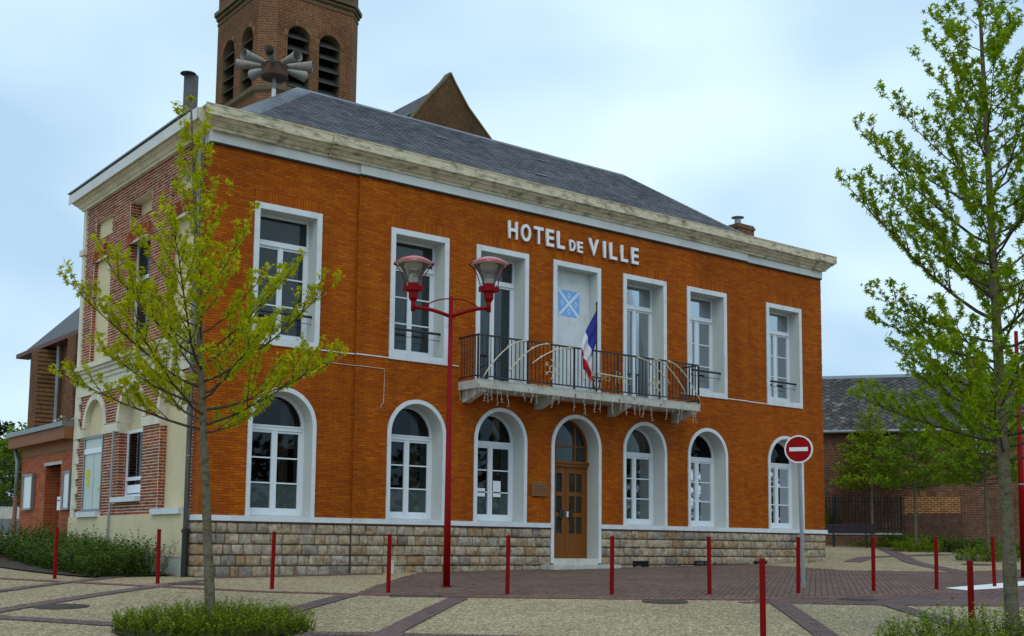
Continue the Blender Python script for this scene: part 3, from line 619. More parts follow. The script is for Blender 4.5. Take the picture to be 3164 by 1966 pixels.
# -- lower arched windows
for i, c in enumerate(CEN):
    if i == 3: continue
    y0 = yo(c); yf = y0 - .028; zi = 2.29; y = FD
    fr = MB(); tmp = None
    arc_o = arch_pts(c, AI, ZS, zi); arc_i = arch_pts(c, AI - .07, ZS, zi)
    ring(fr, arc_o, arc_i, y, y + .001, y + .07, mi_front=0, mi_rev=0)
    fr.box(c - AI + .07, c + AI - .07, y - .02, y + .07, 4.03, 4.135); fr.box(c - AI + .05, c + AI - .05, y - .035, y - .02, 4.10, 4.125)
    fr.box(c - AI + .07, c + AI - .07, y - .03, y + .07, zi + .01, zi + .075)
    n0 = set(o.name for o in COL.objects)
    casement(fr, None, c - AI + .07, c + AI - .07, zi + .075, 4.03, y + .004, 3, lambda k: MT['frost'] if k == 0 else MT['glass'], st=.05, mid=.125)
    pane(None, [(x, zz) for x, zz in arch_pts(c, AI - .07, ZS, 4.135)][1:-1], y + .03, MT['glass'])
    fo = fr.build('window', MT['joinery'], hall)
    for o in list(COL.objects):
        if o.name not in n0 and o is not fo: o.parent = fo
    mb = MB(); ring(mb, arch_pts(c, AO, ZS, LEDGE1 - .005), arch_pts(c, AI, ZS, LEDGE1 - .005), yf, y0 + .01, FD + .07)
    mb.build('surround', [MT['white'], MT['reveal']], fo)
    MB().add([(c - AI, yf, LEDGE1 - .02), (c + AI, yf, LEDGE1 - .02), (c + AI, FD + .05, LEDGE1 + .03), (c - AI, FD + .05, LEDGE1 + .03), (c - AI, yf, LEDGE1 - .06), (c + AI, yf, LEDGE1 - .06)], [(0, 1, 2, 3), (4, 5, 1, 0)]).build('sill', MT['reveal'], fo)
    curtain(fo, c + (.22 if i < 3 else .12), c + (.40 if i < 3 else .6), zi, 4.7, FD + .22)
    if i == 2:
        MB().box(c - .50, c - .36, FD + .015, FD + .018, 3.0, 3.42).build('notice', MT['paper'], fo); MB().box(c - .52, c - .13, FD + .012, FD + .015, 2.86, 3.05).build('notice', MT['paper'], fo)
        MB().box(c + .10, c + .32, FD + .012, FD + .015, 2.86, 3.23).build('notice', MT['paper'], fo)
    if i in (4, 5):
        MB().lathe([(0.001, 0), (.06, .0), (.09, .12), (.05, .25), (.07, .33), (0.02, .4)], 12, (c - .25, FD + .2, 2.36)).build('ornament', MT['paper'], fo, smooth=True)
    if i == 0:
        MB().lathe([(0.001, 0), (.06, .0), (.07, .1), (.02, .18), (.001, .18)], 12, (c + .42, FD + .2, 2.36)).build('ornament', MT['paper'], fo, smooth=True)
        MB().box(c - .35, c - .05, FD + .12, FD + .3, 2.36, 2.41).build('papers', MT['paper'], fo)
# -- door
c = 9.5; y0 = OFF; yf = y0 - .028
mb = MB(); ring(mb, arch_pts(c, DO, DZS, 1.34), arch_pts(c, DI, DZS, 1.34), yf, .06, FD + .07)
mb.quad((c - DO, yf, 1.34), (c - DO, .06, 1.34), (c - DI, .06, 1.34), (c - DI, yf, 1.34)); mb.build('door_surround', [MT['white'], MT['reveal']], hall)
dr = MB(); y = FD
ring(dr, arch_pts(c, DI, DZS, 1.45), arch_pts(c, DI - .07, DZS, 1.45), y, y + .001, y + .08, mi_front=0, mi_rev=0)
dr.box(c - DI + .02, c + DI - .02, y - .05, y + .08, 3.66, 3.80); dr.box(c - DI + .0, c + DI - .0, y - .08, y - .05, 3.735, 3.80)
dr.box(c - .03 - .3, c + .03 - .3, y, y + .06, 3.8, DZS + .55); dr.box(c + .30 - .03, c + .30 + .03, y, y + .06, 3.8, DZS + .55); dr.box(c - DI + .07, c + DI - .07, y + .004, y + .056, 4.14, 4.19)
door = dr.build('door', MT['oak'], hall, label='varnished wooden double door with arched fanlight')
for a, b in ((c - DI + .07, c - .33), (c - .27, c + .27), (c + .33, c + DI - .07)):
    for k, (q0, q1) in enumerate(((3.80, 4.14), (4.19, None))):
        if q1: P = rect(a, b, q0, q1)
        else:
            n = 8; P = [(a, q0), (b, q0)] + [(b + (a - b) * j / n, DZS + math.sqrt(max(0.0, (DI - .07) ** 2 - (b + (a - b) * j / n - c) ** 2))) for j in range(n + 1)]
        MB().prism([(x, y + .03, zz) for x, zz in P], (0, .006, 0)).build('fanlight_pane', MT['doorglass'], door)
for s in (-1, 1):
    x0, x1 = (c - DI + .07, c - .004) if s < 0 else (c + .004, c + DI - .07)
    lf = MB(); w_ = x1 - x0; col = [x0, x0 + .11, x0 + .11 + (w_ - .27) / 2, x0 + .16 + (w_ - .27) / 2, x1 - .11, x1]
    lf.box(col[0], col[1], y, y + .05, 1.45, 3.66); lf.box(col[4], col[5], y, y + .05, 1.45, 3.66); lf.box(col[2], col[3], y, y + .05, 2.05, 3.5)
    lf.box(col[1], col[4], y, y + .05, 3.5, 3.66); lf.box(col[1], col[4], y, y + .05, 1.45, 2.05)
    for zz in (2.5, 3.0):
        for a, b in ((col[1], col[2]), (col[3], col[4])): lf.box(a, b, y, y + .05, zz - .05, zz + .05)
    lo_ = lf.build('door_leaf', MT['oak'], door)
    for a, b in ((col[1], col[2]), (col[3], col[4])):
        for q0, q1 in ((2.05, 2.45), (2.55, 2.95), (3.05, 3.5)): MB().box(a, b, y + .025, y + .03, q0, q1).build('door_pane', MT['doorglass'], door)
    MB().box(c + s * .06 - (.0 if s > 0 else .14), c + s * .06 + (.14 if s > 0 else 0), y - .02, y - .001, 2.42, 2.62).build('lock_plate', MT['blackiron'], door)
MB().box(c + .03, c + .075, y - .03, y - .001, 2.44, 2.58).build('letter_plate', MT['letter'], door)
MB().tube([(c + .1, y - .02, 2.52), (c + .1, y - .07, 2.52), (c + .19, y - .07, 2.52)], .011, 6).build('door_handle', MT['blackiron'], door)
MB().box(c - DI, c + DI, y0 - .02, FD + .1, 1.30, 1.45).build('threshold', MT['concrete'], hall)
mb = MB(); mb.prism([(8.42, -.02, 1.15), (8.52, -.42, 1.15), (10.62, -.42, 1.15), (10.78, -.02, 1.15)], (0, 0, .16)); mb.build('door_step', MT['concrete'], hall)
# -- ledge
lg = MB()
for a, b, y_ in ((-.04, STEP0, 0), (STEP0, 9.5 - DO, OFF), (9.5 + DO, STEP1, OFF), (STEP1, TL + .06, 0)):
    lg.box(a, b - .001, y_ - .05, .3 if y_ else .32, LEDGE0, LEDGE1 + (0 if y_ else .001))
lg.build('plinth_ledge', MT['white'], hall)
lg = MB()
for a, b, y_ in ((-.02, STEP0, 0), (STEP0, 9.5 - DO, OFF), (9.5 + DO, STEP1, OFF), (STEP1, TL + .03, 0)): lg.box(a, b - .001, y_ - .022, .3, LEDGE0 - .03, LEDGE0 - .0005)
lg.build('red_brown_bead', MT['paverred'], hall)
# thin white weather strip between the upper windows
for a, b in ((CEN[0] + UO, CEN[1] - UO), (CEN[1] + UO, 6.0), (13.05, CEN[5] - UO), (CEN[5] + UO, CEN[6] - UO)):
    for p, q, y_ in [(max(a, s0), min(b, s1), yy) for s0, s1, yy in ((0, STEP0, 0), (STEP0, STEP1, OFF), (STEP1, TL, 0)) if min(b, s1) > max(a, s0)]: MB().box(p, q - .001, y_ - .02, y_, 5.725, 5.75).build('weather_strip', MT['white'], hall)
# -- stone plinth
pl = MB()
for a, b, y_ in ((0.03, STEP0, 0), (STEP0, 9.5 - DO + .02, OFF), (9.5 + DO - .02, STEP1, OFF), (STEP1, TL - .005, 0)): pl.quad((a, y_ + .02, .5), (b, y_ + .02, .5), (b, y_ + .02, 2.17), (a, y_ + .02, 2.17))
for xx in (STEP0, STEP1): pl.quad((xx, .02, .5), (xx, OFF + .02, .5), (xx, OFF + .02, 2.17), (xx, .02, 2.17))
pl.quad((0.03, .03, .5), (0.03, .03, 2.17), (0.03, .5, 2.17), (0.03, .5, .5)); pl.quad((TL - .005, .03, .5), (TL - .005, 7.5, .5), (TL - .005, 7.5, 2.17), (TL - .005, .03, 2.17))
plinth = pl.build('stone_plinth', MT['stonemortar'], hall)
def stone_mesh(seed):
    rr = random.Random(seed); us_ = [-.5, -.475, -.44, -.2, .05, .25, .44, .475, .5]; vs2 = [-.5, -.455, -.39, -.1, .15, .39, .455, .5]; nx_, nz_ = len(us_), len(vs2); V = []; F = []
    tl, tr_, sk = rr.uniform(-.04, .04), rr.uniform(-.04, .04), rr.uniform(-.02, .02)
    for j, v in enumerate(vs2):
        for i, u in enumerate(us_):
            ring_ = min(i, j, nx_ - 1 - i, nz_ - 1 - j)
            d = (0, .45, .8, 1.0)[min(3, ring_)] * (1 + (rr.uniform(-.22, .22) if ring_ > 1 else 0))
            cu = u * (1 - .025 * (abs(v) * 2) ** 6) + sk * v + (rr.uniform(-.012, .012) if ring_ else rr.uniform(-.006, .006)); cv = v * (1 - .04 * (abs(u) * 2) ** 8) + (tl * u if v > 0 else tr_ * u) * .6 + rr.uniform(-.012, .012)
            V.append((cu, -d, cv))
    for j in range(nz_ - 1):
        for i in range(nx_ - 1): F.append((j * nx_ + i, j * nx_ + i + 1, (j + 1) * nx_ + i + 1, (j + 1) * nx_ + i))
    mb = MB().add(V, F); return mb.mesh('stone', MT['stone'], smooth=True)
SM = [stone_mesh(k) for k in range(9)]
rr = random.Random(21)
for a, b, y_ in ((0.0, STEP0, 0), (STEP0, 9.5 - DO, OFF), (9.5 + DO, STEP1, OFF), (STEP1, TL, 0)):
    for r_ in range(6):
        zt = LEDGE0 - .03 - r_ * .212; zb_ = zt - .212
        if zt < g((a + b) / 2, 0) + .02: continue
        x = a
        while x < b - .01:
            wd = rr.choice((rr.uniform(.17, .28), rr.uniform(.26, .44))); 
            if b - (x + wd) < .2: wd = b - x
            hh = .212 - .009 + rr.uniform(-.006, .004)
            link('stone', rr.choice(SM), plinth, loc=(x + wd / 2, y_ + .02, (zt + zb_) / 2), scale=((wd - .010) * rr.choice((1, -1)), rr.uniform(.034, .07), hh))
            x += wd
for r_ in range(6):                       # quoins round the left corner
    zt = LEDGE0 - .03 - r_ * .212
    link('stone', SM[r_ % 9], plinth, loc=(.03, .23, zt - .106), rot=(0, 0, R(-90)), scale=(.42, .05, .2))
rr = random.Random(4)
for r_ in range(5):
    zt = LEDGE0 - .03 - r_ * .212; u = 0
    while u < 3: link('stone', rr.choice(SM), plinth, loc=(TL - .005, u + .2, zt - .106), rot=(0, 0, R(90)), scale=(.385, .05, .2)); u += .4
for x in (11.6, 13.77, 16.15):
    vg = MB(); y_ = yo(x) - .055; vg.box(x - .25, x + .25, y_ + .03, y_ + .06, 1.22 + .0, 1.38)
    vo = vg.build('vent_grate', MT['black'], hall)
    fm = MB(); fm.box(x - .27, x + .27, y_, y_ + .05, 1.375, 1.40); fm.box(x - .27, x + .27, y_, y_ + .05, 1.20, 1.225); fm.build('vent_frame', MT['blackiron'], vo)
    for k in range(9): MB().box(x - .25 + k * .0625 - .008, x - .25 + k * .0625 + .008, y_ + .004, y_ + .03, 1.225, 1.375).build('vent_bar', MT['blackiron'], vo)
# -- frieze + cornice
fz = MB()
for a, b, y_ in ((0.0, STEP0, 0), (STEP0, STEP1, OFF), (STEP1, TL, 0)): fz.box(a - (0.03 if a == 0 else 0), b - .001 + (.03 if b == TL else 0), y_ - .035, .2, WTOP + .03, 9.86)
fz.build('frieze', MT['frieze'], hall)
db = MB()
for a, b, y_ in ((0.0, STEP0, 0), (STEP0, STEP1, OFF), (STEP1, TL, 0)): db.box(a - (0.02 if a == 0 else 0), b - .002, y_ - .05, .1, WTOP - .012, WTOP + .029)
db.build('drip_flashing', MT['dark'], hall)
PROF = [(0.0, 9.84), (.07, 9.845), (.085, 9.90), (.11, 9.905), (.15, 9.955), (.165, 9.965), (.165, 9.985), (.20, 9.99), (.235, 10.03), (.25, 10.04), (.25, 10.055), (.295, 10.06), (.295, 10.25), (.305, 10.255), (.305, 10.275), (-.1, 10.30), (-.1, 9.84)]
def cornice_run(mb, x0, x1, off, m0=False, m1=False):
    n = len(PROF); V = []
    for (d, zz) in PROF: V.append((x0 - (max(0, d) + .0 if m0 else 0), -d + off, zz))
    for (d, zz) in PROF: V.append((x1 + (max(0, d) if m1 else 0), -d + off, zz))
    F = [(i, (i + 1) % n, n + (i + 1) % n, n + i) for i in range(n)]
    F += [tuple(range(n))[::-1], tuple(range(n, 2 * n))]
    mb.add(V, F)
cuts = [0, 1.35, 2.55, 3.55, 4.9, 6.2, 7.6, 8.9, 10.2, 11.6, 12.9, 14.2, 15.5, 16.25, 17.4, 18.55, TL]
for k, (a, b) in enumerate(zip(cuts[:-1], cuts[1:])):
    mb = MB(); off = -.02 + (-.05 if k in (2, 12, 15) or (k in (0,)) else (OFF * .6 if 3.5 < a < 15.5 else 0)); jig = ((k * 7) % 5 - 2) * .003
    cornice_run(mb, a + .004, b - .004, off + jig, k == 0, b == TL)
    mb.build('cornice_block', MT['cornice'], hall)
mb = MB().box(-.2, TL + .2, -.26, .35, 10.285, 10.325); mb.build('gutter_lip', M('tan_gutter_edge', (0.36, 0.28, 0.16), .8, .15), hall)
# left run of the cornice, painted
n = len(PROF); V = []
for d, zz in PROF: V.append((-d - .02 - .0, -max(0, d) * 0 + .0, zz))
mbc = MB(); P0 = [(-d - .015, .001, zz) for d, zz in PROF]; P1 = [(-d - .015, 7.52 + max(0, d), zz) for d, zz in PROF]
mbc.add(P0 + P1, [(i, n + i, n + (i + 1) % n, (i + 1) % n) for i in range(n)] + [tuple(range(n)), tuple(range(n, 2 * n))[::-1]])
mbc.build('side_cornice', MT['creamwhite'], hall)
mbc = MB(); mbc.box(-.335, -.318, .0, 7.86, 10.03, 10.26); mbc.build('side_fascia_board', MT['frieze'], hall)
mbc = MB(); mbc.box(-.36, .3, .36, 7.9, 10.305, 10.335); mbc.build('side_gutter_lip', MT['zinc'], hall)
# -- roof: front slope (X .44..16.5 at the eave), ridge z 12.8 at Y 3.75
EZ, RZ, RY = 10.24, 12.80, 3.75
E0, E1, R0, R1 = .30, 16.6, 3.74, 14.58
rf = MB()
fl, fr_, rl, rr_ = (E0, 0.0, EZ), (E1, 0.0, EZ), (R0, RY, RZ), (R1, RY, RZ); bl, br_ = (E0, 7.5, EZ), (E1, 7.5, EZ)
rf.quad(fl, fr_, rr_, rl).add([bl, rl, fl], [(0, 1, 2)]).quad(br_, bl, rl, rr_).add([fr_, br_, rr_], [(0, 1, 2)])
roof = rf.build('roof', MT['slate_base'], hall)
fr2 = MB().box(16.3, 18.95, .05, 7.45, 10.05, 10.29).build('flat_roof', MT['zinc'], hall)
sl = MB(); rs = random.Random(8); sd_ = Vector((0, RY, RZ - EZ)); Ls = sd_.length; sd_.normalize(); nn = Vector((0, -sd_.z, sd_.y))
ex, sw = .15, .22; nrow = int(Ls / ex)
for r_ in range(nrow + 1):
    t0 = r_ * ex; f = min(1, (t0 + ex * .5) / Ls); xa, xb = E0 + (R0 - E0) * f, E1 + (R1 - E1) * f
    x = xa - (r_ % 2) * sw / 2
    while x < xb:
        p, q = max(x, xa) + .002, min(x + sw, xb) - .002
        if q - p > .02:
            a = Vector((0, 0, EZ)) + sd_ * t0 + nn * (.026 + rs.uniform(0, .006)); b = Vector((0, 0, EZ)) + sd_ * min(t0 + ex * 1.15, Ls) + nn * .003
            sl.add([(p, a.y, a.z), (q, a.y, a.z), (q, b.y, b.z), (p, b.y, b.z), (p, a.y - nn.y * .024, a.z - nn.z * .024), (q, a.y - nn.y * .024, a.z - nn.z * .024)], [(0, 1, 2, 3), (4, 5, 1, 0)])
        x += sw
sl.build('slates', MT['slate'], roof, kind='stuff')
sl = MB(); sd2 = Vector((R0 - E0, 0, RZ - EZ)); L2 = sd2.length; sd2.normalize()
for r_ in range(int(L2 / ex) + 1):
    t0 = r_ * ex; f = min(1, (t0 + ex * .5) / L2); ya, yb = RY * f, 7.5 - (7.5 - RY) * f
    a = Vector((E0, 0, EZ)) + sd2 * t0 + Vector((-sd2.z, 0, sd2.x)) * .014; b = Vector((E0, 0, EZ)) + sd2 * min(L2, t0 + ex * 1.1) + Vector((-sd2.z, 0, sd2.x)) * .003
    yy = ya
    while yy < yb:
        q = min(yy + sw - .004, yb); sl.quad((a.x, q, a.z), (a.x, yy, a.z), (b.x, yy, b.z), (b.x, q, b.z)); yy += sw
sl.build('hip_slates', MT['slate'], roof, kind='stuff')
def flash(a, b, n1, n2, wd, name):
    a, b = Vector(a), Vector(b); n1, n2 = Vector(n1), Vector(n2); up = Vector((0, 0, .035))
    MB().add([a + up, b + up, b + n1 * wd + up * .7, a + n1 * wd + up * .7, b + n2 * wd + up * .7, a + n2 * wd + up * .7, a + n1 * wd, b + n1 * wd], [(0, 3, 2, 1), (0, 1, 4, 5), (3, 6, 7, 2)]).build(name, MT['zinc'], roof)
s1 = Vector((0, -RY, -(RZ - EZ))).normalized(); sL = Vector((-(R0 - E0), 0, -(RZ - EZ))).normalized(); sR = Vector((E1 - R1, 0, -(RZ - EZ))).normalized()
flash(rl, rr_, s1, Vector((0, RY, -(RZ - EZ))).normalized(), .12, 'ridge_flashing')
hipd = (Vector(fl) - Vector(rl)).normalized()
flash(rl, fl, (s1 - hipd * s1.dot(hipd)).normalized(), (sL - hipd * sL.dot(hipd)).normalized(), .34, 'hip_flashing')
hipr = (Vector(fr_) - Vector(rr_)).normalized()
flash(rr_, fr_, (s1 - hipr * s1.dot(hipr)).normalized(), (sR - hipr * sR.dot(hipr)).normalized(), .07, 'hip_flashing')
for x, t0 in ((7.0, 3.0), (9.3, 1.6), (10.6, 3.4), (12.6, 1.7)):         # small roof hooks
    q = Vector((x, 0, EZ)) + sd_ * t0 + nn * .03
    MB().obox(q, (.34, 0, 0), sd_ * .05, nn * .02).build('roof_hook', MT['zinc'], roof)
# -- chimneys
ch = MB(); ch.box(17.93, 18.64, 2.2, 2.75, 10.2, 11.62); ch.box(17.90, 18.67, 2.17, 2.78, 11.48, 11.56)
cho = ch.build('chimney', M_brickwall('chimney_brick', [(0.20, 0.06, 0.03), (0.12, 0.04, 0.025)], (0.2, 0.15, 0.1), axis='XZ'), hall)
MB().lathe([(.10, 0), (.10, .16), (.085, .16), (.085, .22), (.2, .24), (.2, .255), (.02, .27)], 14, (18.18, 2.45, 11.62)).build('chimney_pot', MT['galv'], cho, smooth=False)
fl_ = MB(); fl_.lathe([(.3, 0), (.3, .12), (.19, .2), (.19, 3.2), (.17, 3.2), (.17, 2.0)], 20, (2.75, 8.0, 11.0)); flo = fl_.build('flue_pipe', MT['sootpipe'], hall, smooth=True)
MB().lathe([(.001, .03), (.20, .02), (.215, 0), (.001, 0)], 20, (2.64, 7.94, 14.205)).build('flue_cap', MT['sootpipe'], flo, smooth=False)
MB().box(2.2, 3.3, 7.52, 8.5, 8.8, 11.0).build('flue_base', MT['creamwhite'], hall)
# -- balcony
bx0, bx1, by = 6.0, 13.0, -.82
MB().box(bx0, bx1, by, OFF + .0, 5.19, 5.37).build('balcony_slab', MT['concrete'], hall)
for x in (6.12, 8.18, 10.5, 12.72):
    MB().prism([(x, OFF, 5.189), (x, OFF, 4.92), (x, -.18, 4.93), (x, -.74, 5.12), (x, -.76, 5.189)], (.16, 0, 0)).build('balcony_bracket', MT['concrete'], hall)
rl_ = MB(); ry = by + .04; rx0, rx1 = bx0 + .02, bx1 - .02
for zz, hh in ((6.37, .035), (5.46, .025)):
    rl_.box(rx0, rx1, ry - .02, ry + .02, zz - hh / 2, zz + hh / 2); rl_.box(rx0 - .02, rx0 + .02, ry + .02, OFF, zz - hh / 2, zz + hh / 2); rl_.box(rx1 - .02, rx1 + .02, ry + .02, OFF, zz - hh / 2, zz + hh / 2)
for x in np.linspace(rx0, rx1, 6): rl_.box(x - .014, x + .014, ry - .022, ry + .022, 5.25, 6.36); rl_.box(x - .012, x + .012, ry - .05, ry - .02, 5.22, 5.27)
railing = rl_.build('balcony_railing', MT['blackiron'], hall)
barm = MB().box(-.0075, .0075, -.0075, .0075, 5.47, 6.353).mesh('bar', MT['blackiron'])
nb = 60
for k in range(nb + 1):
    x = rx0 + (rx1 - rx0) * k / nb
    if k % 12: link('bar', barm, railing, loc=(x, ry, 0))
for x in (rx0, rx1):
    for k in range(1, 7): link('bar', barm, railing, loc=(x, ry + (OFF - ry) * k / 7, 0))
# -- letters
def glyph_mesh(ch_, mat, bold=.018, ext=.02, name='letter'):
    cu = bpy.data.curves.new('t', 'FONT'); cu.body = ch_; cu.size = 1.0; cu.extrude = ext; cu.offset = bold; cu.resolution_u = 4
    ob = bpy.data.objects.new('t', cu); COL.objects.link(ob); dg = bpy.context.evaluated_depsgraph_get()
    me = bpy.data.meshes.new_from_object(ob.evaluated_get(dg)); me.name = name; me.materials.clear(); me.materials.append(mat)
    COL.objects.unlink(ob); bpy.data.objects.remove(ob); return me
def place_glyph(ch_, x0, x1, z0, z1, y, mat, parent, bold=.018, depth=.05):
    me = glyph_mesh(ch_, mat, bold); n = len(me.vertices); co = np.empty(n * 3); me.vertices.foreach_get('co', co); co = co.reshape(-1, 3)
    mn, mxv = co.min(0), co.max(0); s = np.empty_like(co)
    s[:, 0] = x0 + (co[:, 0] - mn[0]) / (mxv[0] - mn[0]) * (x1 - x0); s[:, 2] = z0 + (co[:, 1] - mn[1]) / (mxv[1] - mn[1]) * (z1 - z0)
    s[:, 1] = y - (co[:, 2] - mn[2]) / max(1e-6, mxv[2] - mn[2]) * depth
    me.vertices.foreach_set('co', s.ravel()); me.update(); return link('letter', me, parent)
sign = link('lettering', None, hall, loc=(9.4, OFF, 8.89)) if False else None
for ch_, a, b, big in (('H', 7.32, 7.59, 1), ('O', 7.70, 7.99, 1), ('T', 8.09, 8.37, 1), ('E', 8.46, 8.70, 1), ('L', 8.80, 9.04, 1), ('D', 9.20, 9.38, 0), ('E', 9.45, 9.62, 0), ('V', 9.82, 10.14, 1), ('I', 10.30, 10.38, 1), ('L', 10.51, 10.76, 1), ('L', 10.89, 11.13, 1), ('E', 11.26, 11.50, 1)):
    place_glyph(ch_, a, b, 8.89, 9.31 if big else 9.165, OFF - .03, MT['letter'], hall, .022)
# coat of arms painted on the blind panel
ax0, ax1, az0, az1 = 9.15, 9.83, 7.33, 7.99; ya = .236
a_ = MB(); rs = random.Random(2); bot = [(ax1 - (ax1 - ax0) * k / 10, az0 + .02 + rs.uniform(-.012, .012) - (.03 if k == 5 else 0)) for k in range(11)]
a_.prism([(ax0, ya, az1), (ax1, ya, az1)] + [(x, ya, zz) for x, zz in bot], (0, .003, 0)); arms = a_.build('coat_of_arms', MT['blue'], pn)
for s in (1, -1):
    cx_, cz_ = (ax0 + ax1) / 2, (az0 + az1) / 2 + .01; dx, dz = (.325, .315 * s); l_ = math.hypot(dx, dz); ox, oz = -dz / l_ * .035, dx / l_ * .035
    MB().prism([(cx_ - dx + ox, ya - .002 * (1 + s), cz_ - dz + oz), (cx_ - dx - ox, ya - .002 * (1 + s), cz_ - dz - oz), (cx_ + dx - ox, ya - .002 * (1 + s), cz_ + dz - oz), (cx_ + dx + ox, ya - .002 * (1 + s), cz_ + dz + oz)], (0, -.002, 0)).build('saltire_bar', MT['palewhite'], pn)
for dx, dz in ((0, .2), (0, -.2), (.22, 0), (-.22, 0)):
    o_ = [(cx_ + dx, cz_ + dz + .085), (cx_ + dx + .055, cz_ + dz), (cx_ + dx, cz_ + dz - .085), (cx_ + dx - .055, cz_ + dz)]; i_ = [(cx_ + dx + (x - cx_ - dx) * .6, cz_ + dz + (q - cz_ - dz) * .6) for x, q in o_]
    mb = MB(); ring(mb, o_, i_, ya - .004, ya - .001, ya - .001, closed=True, mi_rev=0); mb.build('lozenge', MT['palewhite'], pn)
po = MB().box(8.1, 8.57, OFF - .045, OFF - .015, 2.90, 3.22).build('plaque', MT['plaque'], hall)
MT['engrave'] = M('engraved_plaque', (0.125, 0.055, 0.02), .7)
MB().box(4.25, 4.37, OFF - .06, OFF + .02, 1.0, 1.42).build('pipe_boot', MT['concrete'], hall)
for k in range(4): MB().box(8.16, 8.51, OFF - .048, OFF - .0455, 3.13 - k * .055, 3.145 - k * .055).build('engraved_line', MT['engrave'], po)
# white cable on the front
MB().tube([(2.3, -.012, 5.50), (3.30, -.012, 5.49), (3.36, -.07, 5.49), (4.06, -.075, 5.48), (4.06, -.075, 5.2), (4.05, -.075, 4.75), (3.98, -.075, 4.68), (4.0, -.075, 4.62)], .006, 5).build('cable', MT['lightwire'], hall)
# -- downpipe at the left corner
MB().tube([(-.13, .12, 9.84), (-.13, .14, 9.72), (-.10, .30, 9.35), (-.10, .30, 9.2), (-.10, .30, 1.95)], .05, 10).build('downpipe', MT['zincpipe'], hall, smooth=True)
dp = MB().tube([(-.10, .30, 1.98), (-.10, .30, 1.0)], .062, 10); dp.tube([(-.10, .30, 2.0), (-.10, .30, 1.93)], .078, 10); dp.build('downpipe_foot', MT['blackiron'], hall)
for zz in (8.6, 7.0, 5.2, 3.4): MB().tube([(-.10, .30, zz), (-.10, .30, zz + .04)], .058, 10).build('pipe_clip', MT['zinc'], hall)

# -- left facade (plane X = 0, facing -X)
BAYS = [(5.5, 6.8, .10), (3.05, 4.5, .26), (.67, 2.1, .16)]
MC0, MC1, IMP0, IMP1 = 5.50, 5.90, 4.18, 4.38
def lblocks(z):
    B = [(-.1, .34)]
    if z < 2.32 or MC0 - .32 < z < MC1: return [(-.1, 7.6)]
    if not (MC0 < z): B.append((7.28 if (int(z / .2) % 2) else 7.16, 7.6))
    else: B.append((7.36, 7.6))
    for a, b, d in BAYS:
        c_ = (a + b) / 2; hw = (b - a) / 2
        if z < 4.4:
            if not (a == 3.05 and z < 2.6): B.append((a, b))
        elif z < 5.2: h_ = arch_hw(hw + .02, 4.4, z) if z < 4.4 + hw + .02 else 0; B.append((c_ - h_, c_ + h_))
        if MC1 < z < 8.42: B.append((a + .05, b - .05))
        if 8.92 < z < 9.40: B.append((a + .08, b - .08))
    return B
lw_ = MB(); lb = []; z = 2.32; row = 0; LCH, LBL, LJ = .0655, .215, .026
while z < 9.86:
    z1 = min(z + LCH, 9.86); zm = (z + z1) / 2; B = lblocks(zm)
    for a, b in free(0.0, 7.5, B): lw_.quad((.010, b, z), (.010, a, z), (.010, a, z1), (.010, b, z1))
    Bb = B + ([(7.0, 7.6)] if IMP0 < zm < IMP1 else []) + ([(a - .05, b + .05) for a, b, d in BAYS] if 8.39 <= zm <= 8.66 else [])
    for a, b in free(.34, 7.5, Bb):
        u = .34 - (row % 2) * LBL / 2; k = 0
        while u < b:
            ln_ = LBL if (k + row) % 2 else LBL * .55
            p, q = max(u, a) + .004, min(u + ln_ - LJ, b)
            if q - p > .03: lb.append((p, q, z + .0125 + rr.uniform(-.003, .003), z1 - .0125 + rr.uniform(-.003, .003)))
            u += ln_; k += 1
    z = z1; row += 1
lw_.quad((.010, .34, 2.0), (.010, 0, 2.0), (.010, 0, 9.86), (.010, .34, 9.86))
lwall = lw_.build('side_wall', MT['lime'], hall)
brick_pieces(lb, lambda u, z, d: (-d, u, z), MT['redbrick'], lwall, 'brick', 300, lambda b: b[0] - 9 * (b[1] - b[0]) + (6 if (b[2] > 4.4 and b[0] < 4) else 0), rot=(0, 0, R(-90)), seed=5)
ob = [(max(.0, j * BL - (k % 2) * .1), min(.335, (j + 1) * BL - JT - (k % 2) * .1), zz + .004, zz + CH - .004) for k, zz in enumerate(np.arange(LEDGE1, WTOP, CH)) for j in range(2)]
brick_pieces([b for b in ob if b[1] - b[0] > .02], lambda u, z, d: (-d - .004, u, z), MT['orange'], lwall, 'corner_brick', 0, lambda b: 0, rest='corner_bricks')
